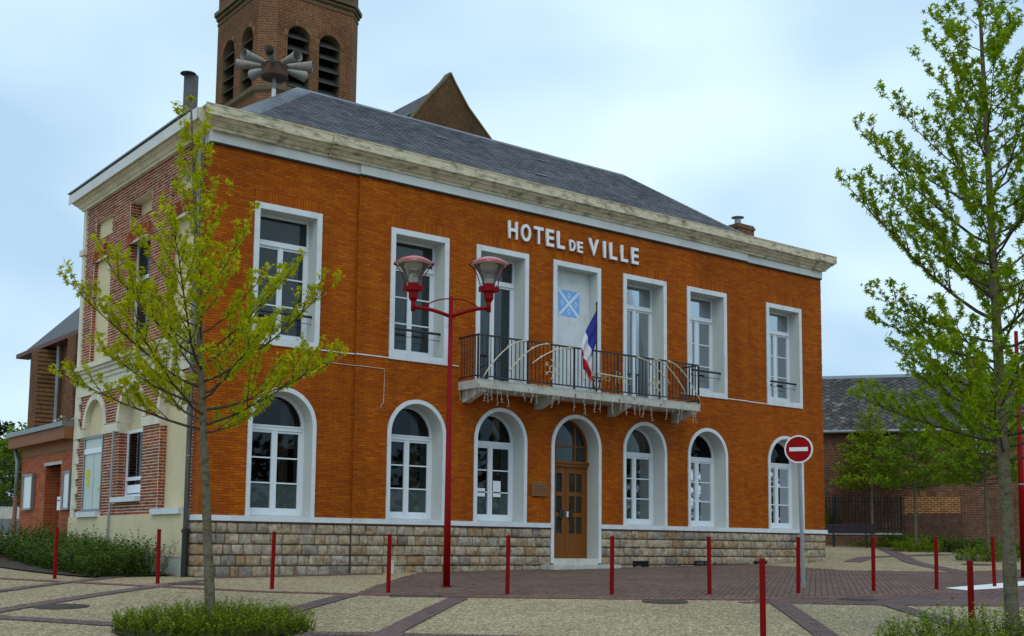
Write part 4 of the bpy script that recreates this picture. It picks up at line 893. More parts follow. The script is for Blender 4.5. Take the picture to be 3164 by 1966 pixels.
# soldier lintels over the upper bays
so_ = []
for a, b, d in BAYS:
    n = 18; s_ = (b - a + .1) / n; c_ = (a + b) / 2
    for k in range(n):
        u = a - .05 + k * s_; rise = .10 * (1 - ((u + s_ / 2 - c_) / ((b - a) / 2)) ** 2)
        for q0, q1 in ((0, .125), (.14, .265)): so_.append((u + .004, u + s_ - .004, 8.42 - .03 + rise + q0, 8.42 - .03 + rise + q1))
brick_pieces(so_, lambda u, z, d: (-d - .004, u, z), MT['redbrick'], lwall, 'lintel_brick', 0, lambda b: 0, rest='lintel_bricks', depth=.016)
rv_ = MB(); cp = MB(); mb2 = MB()
for a, b, d in BAYS:
    rb_ = []
    # recess linings (brick far jamb) and backs
    for z0, z1, aa, bb in ((MC1, 8.5, a + .05, b - .05), (8.92, 9.40, a + .08, b - .08)):
        rv_.quad((.01, bb, z0), (d, bb, z0), (d, bb, z1), (.01, bb, z1)); rv_.quad((.01, aa, z0), (.01, aa, z1), (d, aa, z1), (d, aa, z0)); rv_.quad((.01, aa, z1), (.01, bb, z1), (d, bb, z1), (d, aa, z1)); rv_.quad((.01, aa, z0), (d, aa, z0), (d, bb, z0), (.01, bb, z0))
        if not (a == 3.05 and z0 < 8): cp.quad((d, bb, z0), (d, aa, z0), (d, aa, z1), (d, bb, z1))
        for k in range(int((z1 - z0) / LCH)):
            for u0, u1 in (((.012, d * .55), (d * .55 + .012, d - .004)) if (k % 2 and d > .15) else ((.012, d - .004),)):
                mb2.box(u0, u1, bb - .006, bb + .02, z0 + k * LCH + .008, z0 + (k + 1) * LCH - .008)
    z0, z1 = 2.32, 4.4
    rv_.quad((.01, b, z0), (d, b, z0), (d, b, z1), (.01, b, z1)); rv_.quad((.01, a, z0), (.01, a, z1), (d, a, z1), (d, a, z0))
    for k in range(int((4.2 - z0) / LCH)):
        for u0, u1 in (((.012, d * .55), (d * .55 + .012, d - .004)) if (k % 2 and d > .15) else ((.012, d - .004),)): mb2.box(u0, u1, b - .006, b + .02, z0 + k * LCH + .008, z0 + (k + 1) * LCH - .008)
    c_ = (a + b) / 2; hw = (b - a) / 2; n = 14
    A = [(c_ - hw * math.cos(math.pi * k / n), 4.4 + hw * math.sin(math.pi * k / n)) for k in range(n + 1)]
    if a != 3.05: cp.add([(d, yy, zz) for yy, zz in [(a, 2.32)] + A + [(b, 2.32)]], [tuple(range(len(A) + 2))])
    else: cp.add([(d, yy, zz) for yy, zz in [(a, 4.2)] + A + [(b, 4.2)]], [tuple(range(len(A) + 2))])
    ar = MB(); O = [(c_ - (hw + .14) * math.cos(math.pi * k / n), 4.4 + (hw + .14) * math.sin(math.pi * k / n)) for k in range(n + 1)]
    for (o0, o1), (i0, i1) in zip(zip(O[:-1], O[1:]), zip(A[:-1], A[1:])):
        ar.quad((-.035, o0[0], o0[1]), (-.035, i0[0], i0[1]), (-.035, i1[0], i1[1]), (-.035, o1[0], o1[1])); ar.quad((-.035, i0[0], i0[1]), (d, i0[0], i0[1]), (d, i1[0], i1[1]), (-.035, i1[0], i1[1])); ar.quad((.01, o0[0], o0[1]), (-.035, o0[0], o0[1]), (-.035, o1[0], o1[1]), (.01, o1[0], o1[1]))
    ar.build('arch_surround', MT['creamwhite'], lwall)
    MB().box(-.12, d - .01, a - .02, b + .06, 2.30 if a != 3.05 else 2.60, 2.42 if a != 3.05 else 2.71).build('window_sill', MT['white'], lwall)
rv_.build('recess_lining', MT['lime'], lwall, kind='stuff'); cp.build('cream_panels', MT['cream'], lwall); mb2.build('jamb_bricks', MT['redbrick'], lwall, kind='stuff')
bs_ = [0.34] + [x for a, b, d in sorted(BAYS) for x in (a, b)] + [7.5]
for a, b in zip(bs_[0::2], bs_[1::2]): MB().box(-.05, .02, a + .001, b - .001, IMP0, IMP1).build('impost_block', MT['creamwhite'], lwall)
mb = MB(); mb.box(-.04, .02, .38, 7.52, MC0 - .32, MC0)
for (d0, z0, z1) in ((.07, MC0, MC0 + .1), (.11, MC0 + .1, MC0 + .2), (.16, MC0 + .2, MC0 + .27), (.22, MC0 + .27, MC0 + .38), (.18, MC0 + .38, MC1)): mb.box(-d0, .02, .38, 7.52 + d0, z0 + .0005, z1)
mb.build('string_course', MT['creamwhite'], lwall)
mb = MB(); mb.box(-.035, .02, 7.36, 7.56, MC1, 9.84); mb.box(-.09, .02, 7.30, 7.62, 8.72, 8.86)
for k in range(16): mb.box(-.03 - .002 * (k % 2), .02, 7.28 - .12 * (k % 2), 7.55, 2.32 + k * .18, 2.32 + k * .18 + .178)
mb.build('corner_quoins', MT['creamwhite'], lwall)
mb = MB(); mb.box(-.06, .03, .40, 7.56, 1.45, 2.315)
for a, b, d in BAYS: pass
mb.build('rendered_plinth', MT['cream'], lwall); MB().box(-.05, .03, .40, 7.54, .5, 1.45).build('plinth_foot', MT['concrete'], lwall)
# side windows
def side_window(y0, y1, z0, z1, x, split, mat):
    fr = MB()
    for a, b, q0, q1 in ((y0, y0 + .07, z0, z1), (y1 - .07, y1, z0, z1), (y0 + .07, y1 - .07, z1 - .07, z1), (y0 + .07, y1 - .07, z0, z0 + .07)): fr.box(x - .03, x + .03, a, b, q0, q1)
    zz = [z0 + .07]
    for s_ in split: fr.box(x - .035, x + .03, y0 + .07, y1 - .07, s_ - .04, s_ + .04); zz += [s_ - .04, s_ + .04]
    zz.append(z1 - .07); o = fr.build('window', MT['joinery'], lwall)
    for q0, q1 in zip(zz[0::2], zz[1::2]): MB().box(x - .004, x + .004, y0 + .07, y1 - .07, q0, q1).build('pane', mat, o)
    return o
side_window(3.1, 4.45, MC1, 8.5, .24, (7.6,), MT['glass_up'])
wo = side_window(3.05, 4.5, 2.71, 4.2, .22, (3.12,), MT['glass'])
for k in range(2): MB().box(.185, .19, 3.5 + k * .12, 3.58 + k * .12, 3.0, 3.08).build('vent_slot', MT['dark'], wo)
MB().box(.17, .19, 3.2, 4.3, 2.8, 2.98).build('vent_panel', MT['joinery'], wo)
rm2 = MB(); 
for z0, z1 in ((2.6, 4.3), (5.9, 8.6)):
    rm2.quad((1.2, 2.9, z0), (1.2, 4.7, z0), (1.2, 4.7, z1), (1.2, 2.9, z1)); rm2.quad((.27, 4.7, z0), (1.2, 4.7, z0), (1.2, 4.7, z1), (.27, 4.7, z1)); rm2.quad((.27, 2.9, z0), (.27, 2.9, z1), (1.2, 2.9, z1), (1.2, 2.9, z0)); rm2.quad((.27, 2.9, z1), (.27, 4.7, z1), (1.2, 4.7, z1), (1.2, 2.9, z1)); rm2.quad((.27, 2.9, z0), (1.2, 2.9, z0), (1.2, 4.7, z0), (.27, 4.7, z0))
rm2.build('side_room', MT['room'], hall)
# posted notice window in the far bay
fr = MB(); x = .02
for a, b, q0, q1 in ((5.5, 5.56, 2.43, 4.2), (6.74, 6.8, 2.43, 4.2), (5.56, 6.74, 4.13, 4.2), (5.56, 6.74, 2.43, 2.49)): fr.box(x - .03, x + .04, a, b, q0, q1)
nw = fr.build('notice_window', MT['zinc'], lwall)
MB().box(x - .005, x + .03, 5.56, 6.74, 2.49, 4.13).build('notice_panel', MT['boardback'], nw); MB().box(x - .03, x - .006, 5.56, 6.74, 3.78, 3.9).build('notice_rail', MT['joinery'], nw)
MB().box(x - .008, x - .0055, 6.10, 6.12, 2.49, 3.78).build('panel_joint', MT['zinc'], nw)
MB().box(x - .012, x - .0085, 6.35, 6.62, 3.22, 3.42).build('yellow_poster', MT['yellowpaper'], nw); MB().box(x - .012, x - .0085, 6.38, 6.55, 3.02, 3.19).build('yellow_poster', MT['yellowpaper'], nw); MB().box(x - .012, x - .0085, 5.64, 5.8, 2.92, 2.98).build('yellow_poster', MT['yellowpaper'], nw)
MB().tube([(-.08, 4.62, 4.2), (-.08, 4.62, 2.45), (-.11, 4.62, 2.3), (-.11, 4.62, 1.2)], .025, 8).build('conduit', MT['galv'], lwall)

# ------------------------------------------------------------------ balcony decorations and the flag
def deco(name, mb_parts, loc, label, cat, group=None):
    t_ = thing(name, loc, label, cat, group)
    for pn_, mb_, mat_ in mb_parts: mb_.build(pn_, mat_, t_, smooth=True)
    return t_
yd = by - .02
def arc_pts(x0, z0, x1, z1, n=14): return [(x0 + (x1 - x0) * k / n, yd, z0 + (z1 - z0) * math.sin(math.pi / 2 * k / n) ** .9) for k in range(n + 1)]
nm = ['long light tube arc at the left end of the balcony railing', 'middle light tube arc on the left half of the balcony railing', 'short light tube arc nearest the left snowflake on the balcony railing',
      'short light tube arc nearest the right snowflake on the balcony railing', 'middle light tube arc on the right half of the balcony railing', 'long light tube arc at the right end of the balcony railing']
for k, (x0, z0, x1, z1) in enumerate(((6.12, 5.42, 7.35, 6.36), (6.85, 5.62, 8.0, 6.36), (7.5, 5.86, 8.7, 6.34), (11.9, 5.78, 10.75, 6.35), (12.45, 5.6, 11.35, 6.36), (12.98, 5.44, 11.8, 6.36))):
    p_ = arc_pts(x0, z0, x1, z1); m1 = MB().tube(p_, .015, 7); m2 = MB()
    for j in (3, 8, 13): m2.box(p_[j][0] - .012, p_[j][0] + .012, yd - .005, yd + .04, p_[j][2] - .03, p_[j][2] + .03)
    deco('light_arc', [('tube', m1, MT['gold']), ('clip', m2, MT['lightwire'])], (x0, yd, z0), nm[k], 'light decoration', 'light arcs on the balcony')
def snow(xc, zc, r_, label):
    m1 = MB()
    for k in range(6):
        a = math.pi / 3 * k + .5; d = Vector((math.cos(a), 0, math.sin(a))); q = Vector((xc, yd, zc))
        m1.tube([q + d * r_ * .38, q + d * r_], .011, 5)
        a2 = a + math.pi / 3; d2 = Vector((math.cos(a2), 0, math.sin(a2))); m1.tube([q + d * r_ * .38, q + d2 * r_ * .38], .011, 5)
        for s in (-1, 1):
            e = Vector((math.cos(a + s * .75), 0, math.sin(a + s * .75))); m1.tube([q + d * r_ * .68, q + d * r_ * .68 + e * r_ * .3], .010, 5)
    deco('snowflake_light', [('wire_shape', m1, MT['gold'])], (xc, yd, zc - r_), label, 'light decoration', 'snowflakes on the balcony')
snow(8.1, 5.78, .26, 'wire snowflake light on the railing left of the flag'); snow(11.35, 5.70, .24, 'wire snowflake light on the railing right of the flag')
gt = thing('greeting_lights', (9.9, yd, 5.6), 'gold wire greeting reading Joyeuses fêtes across the balcony railing', 'light sign')
ST = {'J': [[(.62, 1), (.6, .0), (.42, -.3), (.12, -.2), (.3, .05)]], 'o': [[(.3 + .27 * math.cos(k * .785), .3 + .3 * math.sin(k * .785)) for k in range(9)]], 'y': [[(0, .6), (.25, .05)], [(.55, .6), (.2, -.35), (0, -.3)]],
      'e': [[(.05, .3), (.5, .33), (.42, .56), (.16, .55), (.03, .25), (.2, 0), (.5, .08)]], 'u': [[(0, .6), (.05, .1), (.25, 0), (.48, .15), (.5, .6), (.52, .1), (.6, 0)]], 's': [[(.46, .5), (.25, .6), (.1, .45), (.38, .25), (.42, .08), (.2, 0), (0, .1)]],
      'f': [[(.5, .9), (.35, 1), (.25, .8), (.25, -.2)], [(.05, .55), (.45, .55)]], 't': [[(.25, .95), (.25, .1), (.42, 0)], [(.05, .62), (.45, .62)]]}
ST['ê'] = ST['e'] + [[(.1, .75), (.28, .92), (.45, .75)]]
scr = MB(); xx = 9.0; kk = .21
for ch_ in 'Joyeuses fêtes':
    if ch_ == ' ': xx += .1; continue
    for ln_ in ST[ch_]: scr.tube([(xx + (p + .22 * q) * kk * .8, yd, 5.70 + q * kk * 1.35 - (xx - 9.0) * .04) for p, q in ln_], .0085, 5)
    xx += kk * (.62 if ch_ != 'J' else .72) * .86
scr.build('script', M('dull_gold_wire', (0.40, 0.31, 0.12), .5), gt)
MB().tube([(9.15, yd - .0, 5.84), (10.65, yd - .0, 5.79)], .016, 7).build('support_tube', MT['lightwire'], gt)
ic = MB(); rs = random.Random(12)
def drop(x, y, l_):
    P = [(x, y, 5.39), (x, y - .03, 5.33)]; zz = 5.33; xx = x
    while zz > 5.33 - l_: zz -= .07; xx += rs.uniform(-.025, .025); P.append((xx, y - .03, zz))
    ic.tube(P, .0042, 4)
    for q in P[2:]:
        for s in (-1, 1):
            if rs.random() < .75: ic.tube([q, (q[0] + s * rs.uniform(.02, .045), q[1] + rs.uniform(-.02, .02), q[2] - rs.uniform(.01, .05))], .0035, 4)
x = bx0
while x < bx1 + .02:
    drop(x, by - .012, rs.choice((.08, .1, .14, .2, .3, .38, .44))); x += rs.uniform(.08, .15)
for k in range(7): drop(bx0 - .012, by + .11 * k, rs.choice((.1, .2, .3)))
ic.tube([(bx0 + .1 * k, by - .014, 5.375 + .012 * math.sin(k * 1.7)) for k in range(71)], .006, 4)
t_ = thing('icicle_lights', (9.5, by, 5.0), 'string of white icicle lights hanging along the balcony edge', 'light string'); ic.build('light_string', MT['lightwire'], t_)
# flag
fx, fy = 9.42, by - .05
fg = thing('flag', (fx, fy, 5.45), 'limp blue white and red flag on a dark pole at the balcony railing', 'flag')
pm = MB().tube([(fx, fy, 5.42), (fx, fy, 7.45)], .018, 8); pm.lathe([(.001, 0), (.03, .02), (.02, .06), (.001, .1)], 8, (fx, fy, 7.45)); pm.build('pole', MT['blackiron'], fg)
an = MB()
for s in (-1, 1): an.tube([(fx, fy, 5.40), (fx + s * .09, fy, 5.5), (fx + s * .12, fy, 5.68)], .02, 6); an.tube([(fx + s * .12, fy, 5.68), (fx + s * .05, fy, 5.62)], .018, 6)
an.tube([(fx - .13, fy, 5.72), (fx + .13, fy, 5.72)], .016, 6); an.build('holder', MT['blackiron'], fg)
nu, nv = 36, 16; V = []; F = []; mi = []
for j in range(nv + 1):
    for i in range(nu + 1):
        s_, h_ = i / nu, j / nv
        droop = s_ ** .95
        X = fx - .02 - (.55 * math.sin(min(1, s_ * 1.15) * math.pi * .5) * (1 - .62 * h_) - .5 * max(0, s_ - .62) * (1 - .5 * h_))
        Z = 7.32 - h_ * (.78 - .30 * s_) - droop * 1.30 - .1 * math.sin(s_ * 3) * (1 - h_)
        Yv = fy + .055 * math.sin(h_ * 13 + s_ * 5) * s_ ** .5 + .04 * math.sin(s_ * 9 - h_ * 6) * s_
        V.append((X + .02 * math.sin(h_ * 13 + 1) * s_, Yv, Z))
for j in range(nv):
    for i in range(nu): F.append((j * (nu + 1) + i, j * (nu + 1) + i + 1, (j + 1) * (nu + 1) + i + 1, (j + 1) * (nu + 1) + i)); mi.append(min(2, i * 3 // nu))
fm = MB(); fm.v = V; fm.f = F; fm.m = mi; fm.build('cloth', [MT['fblue'], MT['fwhite'], MT['fred']], fg, smooth=True)

# ------------------------------------------------------------------ siren on the roof
sx, sy, sz = 2.78, 3.05, 12.05
sr_ = thing('siren', (sx, sy, sz), 'rusty grey siren with eight radiating horns on the roof hip', 'siren')
MB().tube([(sx, sy, sz - .2), (sx, sy, sz + .28)], .05, 10).build('pole_sleeve', MT['signwhite'], sr_)
MB().tube([(sx, sy, sz + .28), (sx, sy, sz + .6)], .038, 10).build('pole', MT['zincpipe'], sr_)
MB().lathe([(.001, .0), (.31, .0), (.325, .02), (.30, .035), (.30, .27), (.32, .29), (.30, .31), (.1, .36), (.001, .37)], 28, (sx, sy, sz + .55)).build('drum', MT['sirendrum'], sr_, smooth=False)
for k in range(8):
    a = math.pi / 4 * k + .18; d = Vector((math.cos(a), math.sin(a), .02)); q = Vector((sx, sy, sz + .84))
    hm = MB(); st = [(.16, .045), (.3, .055), (.85, .125), (.88, .132)]
    hm.tube([q + d * u for u, _ in st], [r_ for _, r_ in st], 16, cap=False)
    hm.tube([q + d * u for u in (.88, .84, .35)], [.132, .118, .04], 16, cap=False)
    hm.build('horn', MT['sirengrey'], sr_, smooth=True)

# ------------------------------------------------------------------ annexe behind the left wall
ax = thing('brick_annexe', (0.05, 9.8, 1.6), 'low orange brick annexe with brown fascia behind the left wall', 'building')
AX, A0, A1, AZ0, AZ1 = .05, 7.58, 12.1, 1.0, 4.22
wl = MB(); ab = []; z = AZ0; row = 0
DA, DB, DT = 8.68, 9.95, 3.66
while z < AZ1:
    z1 = z + .076; B = [(DA, DB)] if z < DT else []
    for a, b in free(A0, A1, B):
        wl.quad((AX + .01, b, z), (AX + .01, a, z), (AX + .01, a, z1), (AX + .01, b, z1)); u = A0 - (row % 2) * .11
        while u < b:
            p, q = max(u, a), min(u + .212, b)
            if q - p > .03: ab.append((p, q, z + .006, z1 - .006))
            u += .22
    z = z1; row += 1
wl.quad((AX + .01, A1, AZ0), (4, A1, AZ0), (4, A1, AZ1), (AX + .01, A1, AZ1))
wl.quad((AX + .01, DB, AZ0), (AX + .5, DB, AZ0), (AX + .5, DB, DT), (AX + .01, DB, DT)); wl.quad((AX + .01, DA, DT), (AX + .01, DB, DT), (AX + .5, DB, DT), (AX + .5, DA, DT))
aw = wl.build('wall', MT['annexmortar'], ax); brick_pieces(ab, lambda u, z, d: (AX - d, u, z), MT['annexbrick'], aw, 'brick', 0, lambda b: 0)
jb = MB()
for k in range(int((DT - AZ0) / .076)): jb.box(AX + .014, AX + .25, DB - .008, DB + .01, AZ0 + k * .076 + .006, AZ0 + (k + 1) * .076 - .006); jb.box(AX + .262, AX + .48, DB - .008, DB + .01, AZ0 + k * .076 + .006, AZ0 + (k + 1) * .076 - .006)
jb.build('jamb_bricks', MT['annexbrick'], aw, kind='stuff')
MB().box(AX - .012, AX + .3, DA - .1, DB + .1, DT, DT + .08).build('lintel', MT['concrete'], ax)
do_ = MB().box(AX + .45, AX + .5, DA, DB, 1.3, DT).build('door', MT['wood'], ax)
for k in range(4):
    for a, b in ((DA + .1, (DA + DB) / 2 - .06), ((DA + DB) / 2 + .06, DB - .1)): MB().box(AX + .437, AX + .449, a, b, 1.75 + k * .45, 1.75 + k * .45 + .36).build('door_panel', MT['wood'], do_)
MB().box(AX - .3, 4.0, A0, A1 + .32, AZ1, AZ1 + .30).build('fascia', MT['fascia'], ax); MB().box(AX - .36, 4.0, A0, A1 + .36, AZ1 + .30, AZ1 + .42).build('roof_edge', MT['zinc'], ax)
MB().box(AX - .02, AX + .05, A0, A1, AZ1 - .25, AZ1).build('soffit_board', MT['fascia'], ax)
MB().tube([(AX - .1, A1 + .3, AZ1), (AX - .1, A1 + .15, AZ1 - .25), (AX - .1, A1 + .08, AZ1 - .35), (AX - .1, A1 + .08, 2.9)], .05, 8).build('downpipe', MT['zincpipe'], ax, smooth=True)
MB().tube([(AX - .1, A1 + .08, 2.95), (AX - .1, A1 + .08, 1.2)], .058, 8).build('downpipe_foot', MT['paverred'], ax, smooth=True)
def board(y0, y1, z0, z1, label):
    t_ = thing('notice_board', (AX, (y0 + y1) / 2, z0), label, 'notice board', 'notice boards on the annexe')
    m_ = MB()
    for a, b, q0, q1 in ((y0, y0 + .05, z0, z1), (y1 - .05, y1, z0, z1), (y0 + .05, y1 - .05, z0, z0 + .05), (y0 + .05, y1 - .05, z1 - .05, z1)): m_.box(AX - .1, AX - .01, a, b, q0, q1)
    m_.build('frame', MT['zinc'], t_); MB().box(AX - .07, AX - .02, y0 + .05, y1 - .05, z0 + .05, z1 - .05).build('panel', MT['board'], t_)
board(10.75, 11.6, 2.55, 3.5, 'white notice board on the annexe wall left of its door'); board(7.66, 8.2, 2.5, 3.45, 'grey framed notice board on the annexe wall right of its door')
mbx = thing('letter_box', (AX, 8.4, 2.5), 'small white letter box beside the annexe door', 'letter box'); MB().box(AX - .1, AX - .012, 8.28, 8.52, 2.5, 2.83).build('case', MT['letter'], mbx); MB().box(AX - .104, AX - .1005, 8.31, 8.49, 2.72, 2.75).build('slot', MT['dark'], mbx)

# ------------------------------------------------------------------ the church
chh = thing('church', (17.5, 32, 1.5), 'dark brick church with louvred bell tower rising behind the town hall', 'church')
TX0, TX1, TY0, TY1, CHF = 14.9, 20.45, 29.4, 35.55, .68
def tower_ring(e): return [(TX0 - e, TY0 + CHF), (TX0 + CHF, TY0 - e), (TX1 - CHF, TY0 - e), (TX1 + e, TY0 + CHF), (TX1 + e, TY1 - CHF), (TX1 - CHF, TY1 + e), (TX0 + CHF, TY1 + e), (TX0 - e, TY1 - CHF)]
WB, WT = 23.85, 26.45
def wall_holes(mb, fmap, u0, u1, z0, z1, wins, mi):
    """vertical strips round arched windows (centre, half width, sill, spring)"""
    cuts_ = [u0]
    for c_, hw, a, b in wins: cuts_ += [c_ - hw, c_ + hw]
    cuts_.append(u1)
    for a, b in zip(cuts_[0::2], cuts_[1::2]): mb.quad(fmap(a, z0), fmap(b, z0), fmap(b, z1), fmap(a, z1), mi)
    for c_, hw, a, b in wins:
        mb.quad(fmap(c_ - hw, z0), fmap(c_ + hw, z0), fmap(c_ + hw, a), fmap(c_ - hw, a), mi); n = 12
        A = [(c_ - hw * math.cos(math.pi * k / n), b + hw * math.sin(math.pi * k / n)) for k in range(n + 1)]
        for p, q in zip(A[:-1], A[1:]): mb.quad(fmap(*p), fmap(*q), fmap(q[0], z1), fmap(p[0], z1), mi)
tw = MB(); fF = lambda u, z: (u, TY0, z); fL = lambda u, z: (TX0, u, z)
winF = [(16.78, .61, WB, WT), (18.5, .60, WB, WT)]; winL = [(31.25, .66, WB, WT), (33.42, .72, WB, WT)]
wall_holes(tw, fF, TX0 + CHF, TX1 - CHF, 1, 30.5, winF, 0); wall_holes(tw, fL, TY0 + CHF, TY1 - CHF, 1, 30.5, winL, 1)
rg = tower_ring(0)
for i, mi_ in ((0, 2), (2, 2), (3, 1), (4, 0), (5, 0), (6, 2)):
    a, b = rg[i], rg[(i + 1) % 8]; tw.quad((a[0], a[1], 1), (b[0], b[1], 1), (b[0], b[1], 30.5), (a[0], a[1], 30.5), mi_)
tower = tw.build('tower', [MT['churchbrick'], MT['churchbrickL'], MT['churchbrickD']], chh)
tc_ = MB()
def band(mb, e, z0, z1):
    P = tower_ring(e); mb.prism([(x, y, z0) for x, y in P], (0, 0, z1 - z0))
for e, z0, z1 in ((.05, 28.42, 28.52), (.12, 28.68, 28.80), (.24, 28.86, 29.06)): band(tc_, e, z0, z1)
tc_.build('tower_cornice', MT['churchstone'], tower)
tc_ = MB()
# plain string course kept as a thin ring (does not cross the openings)
for (a, b), (c_, d_) in zip(zip(tower_ring(0), tower_ring(0)[1:] + tower_ring(0)[:1]), zip(tower_ring(.16), tower_ring(.16)[1:] + tower_ring(.16)[:1])):
    tc_.quad((c_[0], c_[1], 23.55), (d_[0], d_[1], 23.55), (d_[0], d_[1], 23.75), (c_[0], c_[1], 23.75)); tc_.quad((c_[0], c_[1], 23.75), (d_[0], d_[1], 23.75), (b[0], b[1], 23.85), (a[0], a[1], 23.85)); tc_.quad((a[0], a[1], 23.4), (b[0], b[1], 23.4), (d_[0], d_[1], 23.55), (c_[0], c_[1], 23.55))
tc_.build('string_course', MT['churchstone'], tower)
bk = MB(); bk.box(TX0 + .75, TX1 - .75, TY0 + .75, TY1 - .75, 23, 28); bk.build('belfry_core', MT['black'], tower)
for front_, wins in ((True, winF), (False, winL)):
    for c_, hw, a, b in wins:
        f = (lambda u, d, z: (u, TY0 + d, z)) if front_ else (lambda u, d, z: (TX0 + d, u, z))
        jm = MB(); n = 12
        A = [(c_ - hw, a)] + [(c_ - hw * math.cos(math.pi * k / n), b + hw * math.sin(math.pi * k / n)) for k in range(n + 1)] + [(c_ + hw, a)]
        for p, q in zip(A[:-1], A[1:]): jm.quad(f(p[0], 0, p[1]), f(p[0], .7, p[1]), f(q[0], .7, q[1]), f(q[0], 0, q[1]))
        jm.quad(f(c_ - hw, 0, a), f(c_ + hw, 0, a), f(c_ + hw, .7, a), f(c_ - hw, .7, a))
        wo_ = jm.build('belfry_opening', MT['churchstone'], tower)
        vm = MB(); n = 17
        for k in range(n):
            a0, a1 = math.pi * (k + .06) / n, math.pi * (k + .94) / n
            for r0, r1 in ((hw + .01, hw + .225),):
                P = [f(c_ - r * math.cos(t__), -.02, b + r * math.sin(t__)) for r, t__ in ((r0, a0), (r1, a0), (r1, a1), (r0, a1))]
                vm.add(P + [f(c_ - r * math.cos(t__), .01, b + r * math.sin(t__)) for r, t__ in ((r0, a0), (r1, a0), (r1, a1), (r0, a1))], [(0, 1, 2, 3), (0, 4, 5, 1), (1, 5, 6, 2), (2, 6, 7, 3), (3, 7, 4, 0)])
        vm.build('arch_bricks', MT['voussoir'], tower, kind='stuff')
        for k in range(5):
            zz = a + .12 + k * .62
            h_ = arch_hw(hw, b, zz + .25)
            if h_ < .2: continue
            o_, p_ = f(c_ - h_, .06, zz), f(c_ + h_, .06, zz); q_ = f(c_ + h_, .52, zz + .42); r_ = f(c_ - h_, .52, zz + .42); dn = Vector((0, 0, -.05))
            MB().prism([Vector(o_), Vector(p_), Vector(q_), Vector(r_)], dn).build('louvre', MT['louvre'], tower)
# low corner buttress head in front of the tower's left face
MB().prism([(14.3, 29.6, 10), (15.9, 29.0, 10), (15.9, 29.6, 10), (14.6, 30.6, 10)], (0, 0, 12.6)).build('buttress', MT['churchbrickD'], chh)
# gable of the nave and the roof behind it
GX, GY, GZ = 30.34, 36.0, 30.2
gp = [(GX, GZ), (GX + .35, GZ - .55), (GX + 1.2, GZ - 1.75), (GX + 3.15, GZ - 3.5), (GX + 5.2, GZ - 8), (GX + 5.2, 1), (GX - 5.2, 1), (GX - 5.2, GZ - 8), (GX - 2.75, GZ - 3.5), (GX - 1.35, GZ - 1.75), (GX - .35, GZ - .5)]
gp[2] = (GX + 1.35, GZ - 1.85); gp[9] = (GX - 1.3, GZ - 1.6)
gb = MB().prism([(x, GY, zz) for x, zz in gp], (0, .5, 0)).build('gable_wall', MT['gablebrick'], chh)
cpg = MB()
for (a, b) in zip(gp[:5], gp[1:5]): cpg.obox((a[0], GY - .06, a[1] - .02), (b[0] - a[0], 0, b[1] - a[1]), (0, .62, 0), (.04, 0, .12))
for (a, b) in zip(gp[7:], gp[8:] + gp[:1]): cpg.obox((a[0], GY - .06, a[1] - .02), (b[0] - a[0], 0, b[1] - a[1]), (0, .62, 0), (-.04, 0, .12))
cpg.build('gable_coping', MT['churchstone'], chh)
nr = MB(); nz_ = [(0, 0), (1.3, 1.55), (2.7, 2.6), (4.6, 5.5), (6.2, 8.5)]; top = GZ - .5
for (a, b) in zip(nz_[:-1], nz_[1:]):
    for s in (-1, 1): nr.quad((GX + s * a[0], GY + .5, top - a[1]), (GX + s * b[0], GY + .5, top - b[1]), (GX + s * b[0], GY + 18, top - b[1]), (GX + s * a[0], GY + 18, top - a[1]))
nr.build('nave_roof', M_brickwall('nave_slate', [(0.11, 0.12, 0.135), (0.085, 0.09, 0.105)], (0.04, 0.042, 0.05), bw=.25, bh=.14, ms=.008, axis='YZ', stain=(.07, .07, .06)), chh)
# choir at the far left
QX, Q0, Q1 = 5.0, 20.0, 29.7
cw = MB(); cw.quad((QX, Q0, 1), (QX, Q1, 1), (QX, Q1, 9.5), (QX, Q0, 9.5)); cw.quad((QX, Q1, 1), (12, Q1 + 0, 1), (12, Q1, 9.5), (QX, Q1, 9.5)); choir = cw.build('choir_wall', MT['churchbrickL'], chh)
bt = MB(); bt.box(QX - .75, QX - .001, 26.0, 26.9, 1, 9.2); bt.box(QX - .75, QX - .001, 21.5, 22.4, 1, 9.2); bt.build('buttress', MT['churchbrickL'], chh)
for yy in (24.2, 28.3):
    n = 8; hw = .55; P = [(yy - hw, 4.6)] + [(yy - hw + hw * k / n, 6.6 + 1.3 * math.sin(math.pi / 2 * k / n)) for k in range(n + 1)] + [(yy + hw - hw * k / n, 6.6 + 1.3 * math.sin(math.pi / 2 * (1 - k / n))) for k in range(1, n + 1)] + [(yy + hw, 4.6)]
    cwn = MB().prism([(QX - .012, a, b) for a, b in P], (.01, 0, 0)).build('lancet_window', MT['black'], chh)
cr_ = MB(); cr_.quad((QX - .35, Q0, 9.45), (QX - .35, Q1 + .3, 9.45), (QX + 3.2, Q1 - 1.0, 13.2), (QX + 3.2, Q0, 13.2)); cr_.quad((QX - .35, Q1 + .3, 9.45), (12, Q1 + .3, 9.45), (QX + 3.2, Q1 - 1.0, 13.2), (QX + 3.2, Q1 - 1.0, 13.2)); cr_.build('choir_roof', M('dark_choir_slate', (0.05, 0.053, 0.058), .6, .3, 3, bmp=.3), chh)
MB().box(QX - .5, QX + .02, Q0, Q1 + .35, 9.3, 9.47).build('choir_gutter', M('red_brown_gutter', (.10, .03, .025), .6, .2), chh)
MB().tube([(QX - .15, 25.4, 9.3), (QX - .15, 25.4, 1.5)], .08, 8).build('choir_downpipe', MT['zincpipe'], chh)
for zz in np.arange(2.5, 9, .5): pass
MB().box(QX - .05, QX - .002, 29.0, 29.08, 7.3, 8.1).build('wall_anchor', MT['blackiron'], chh)

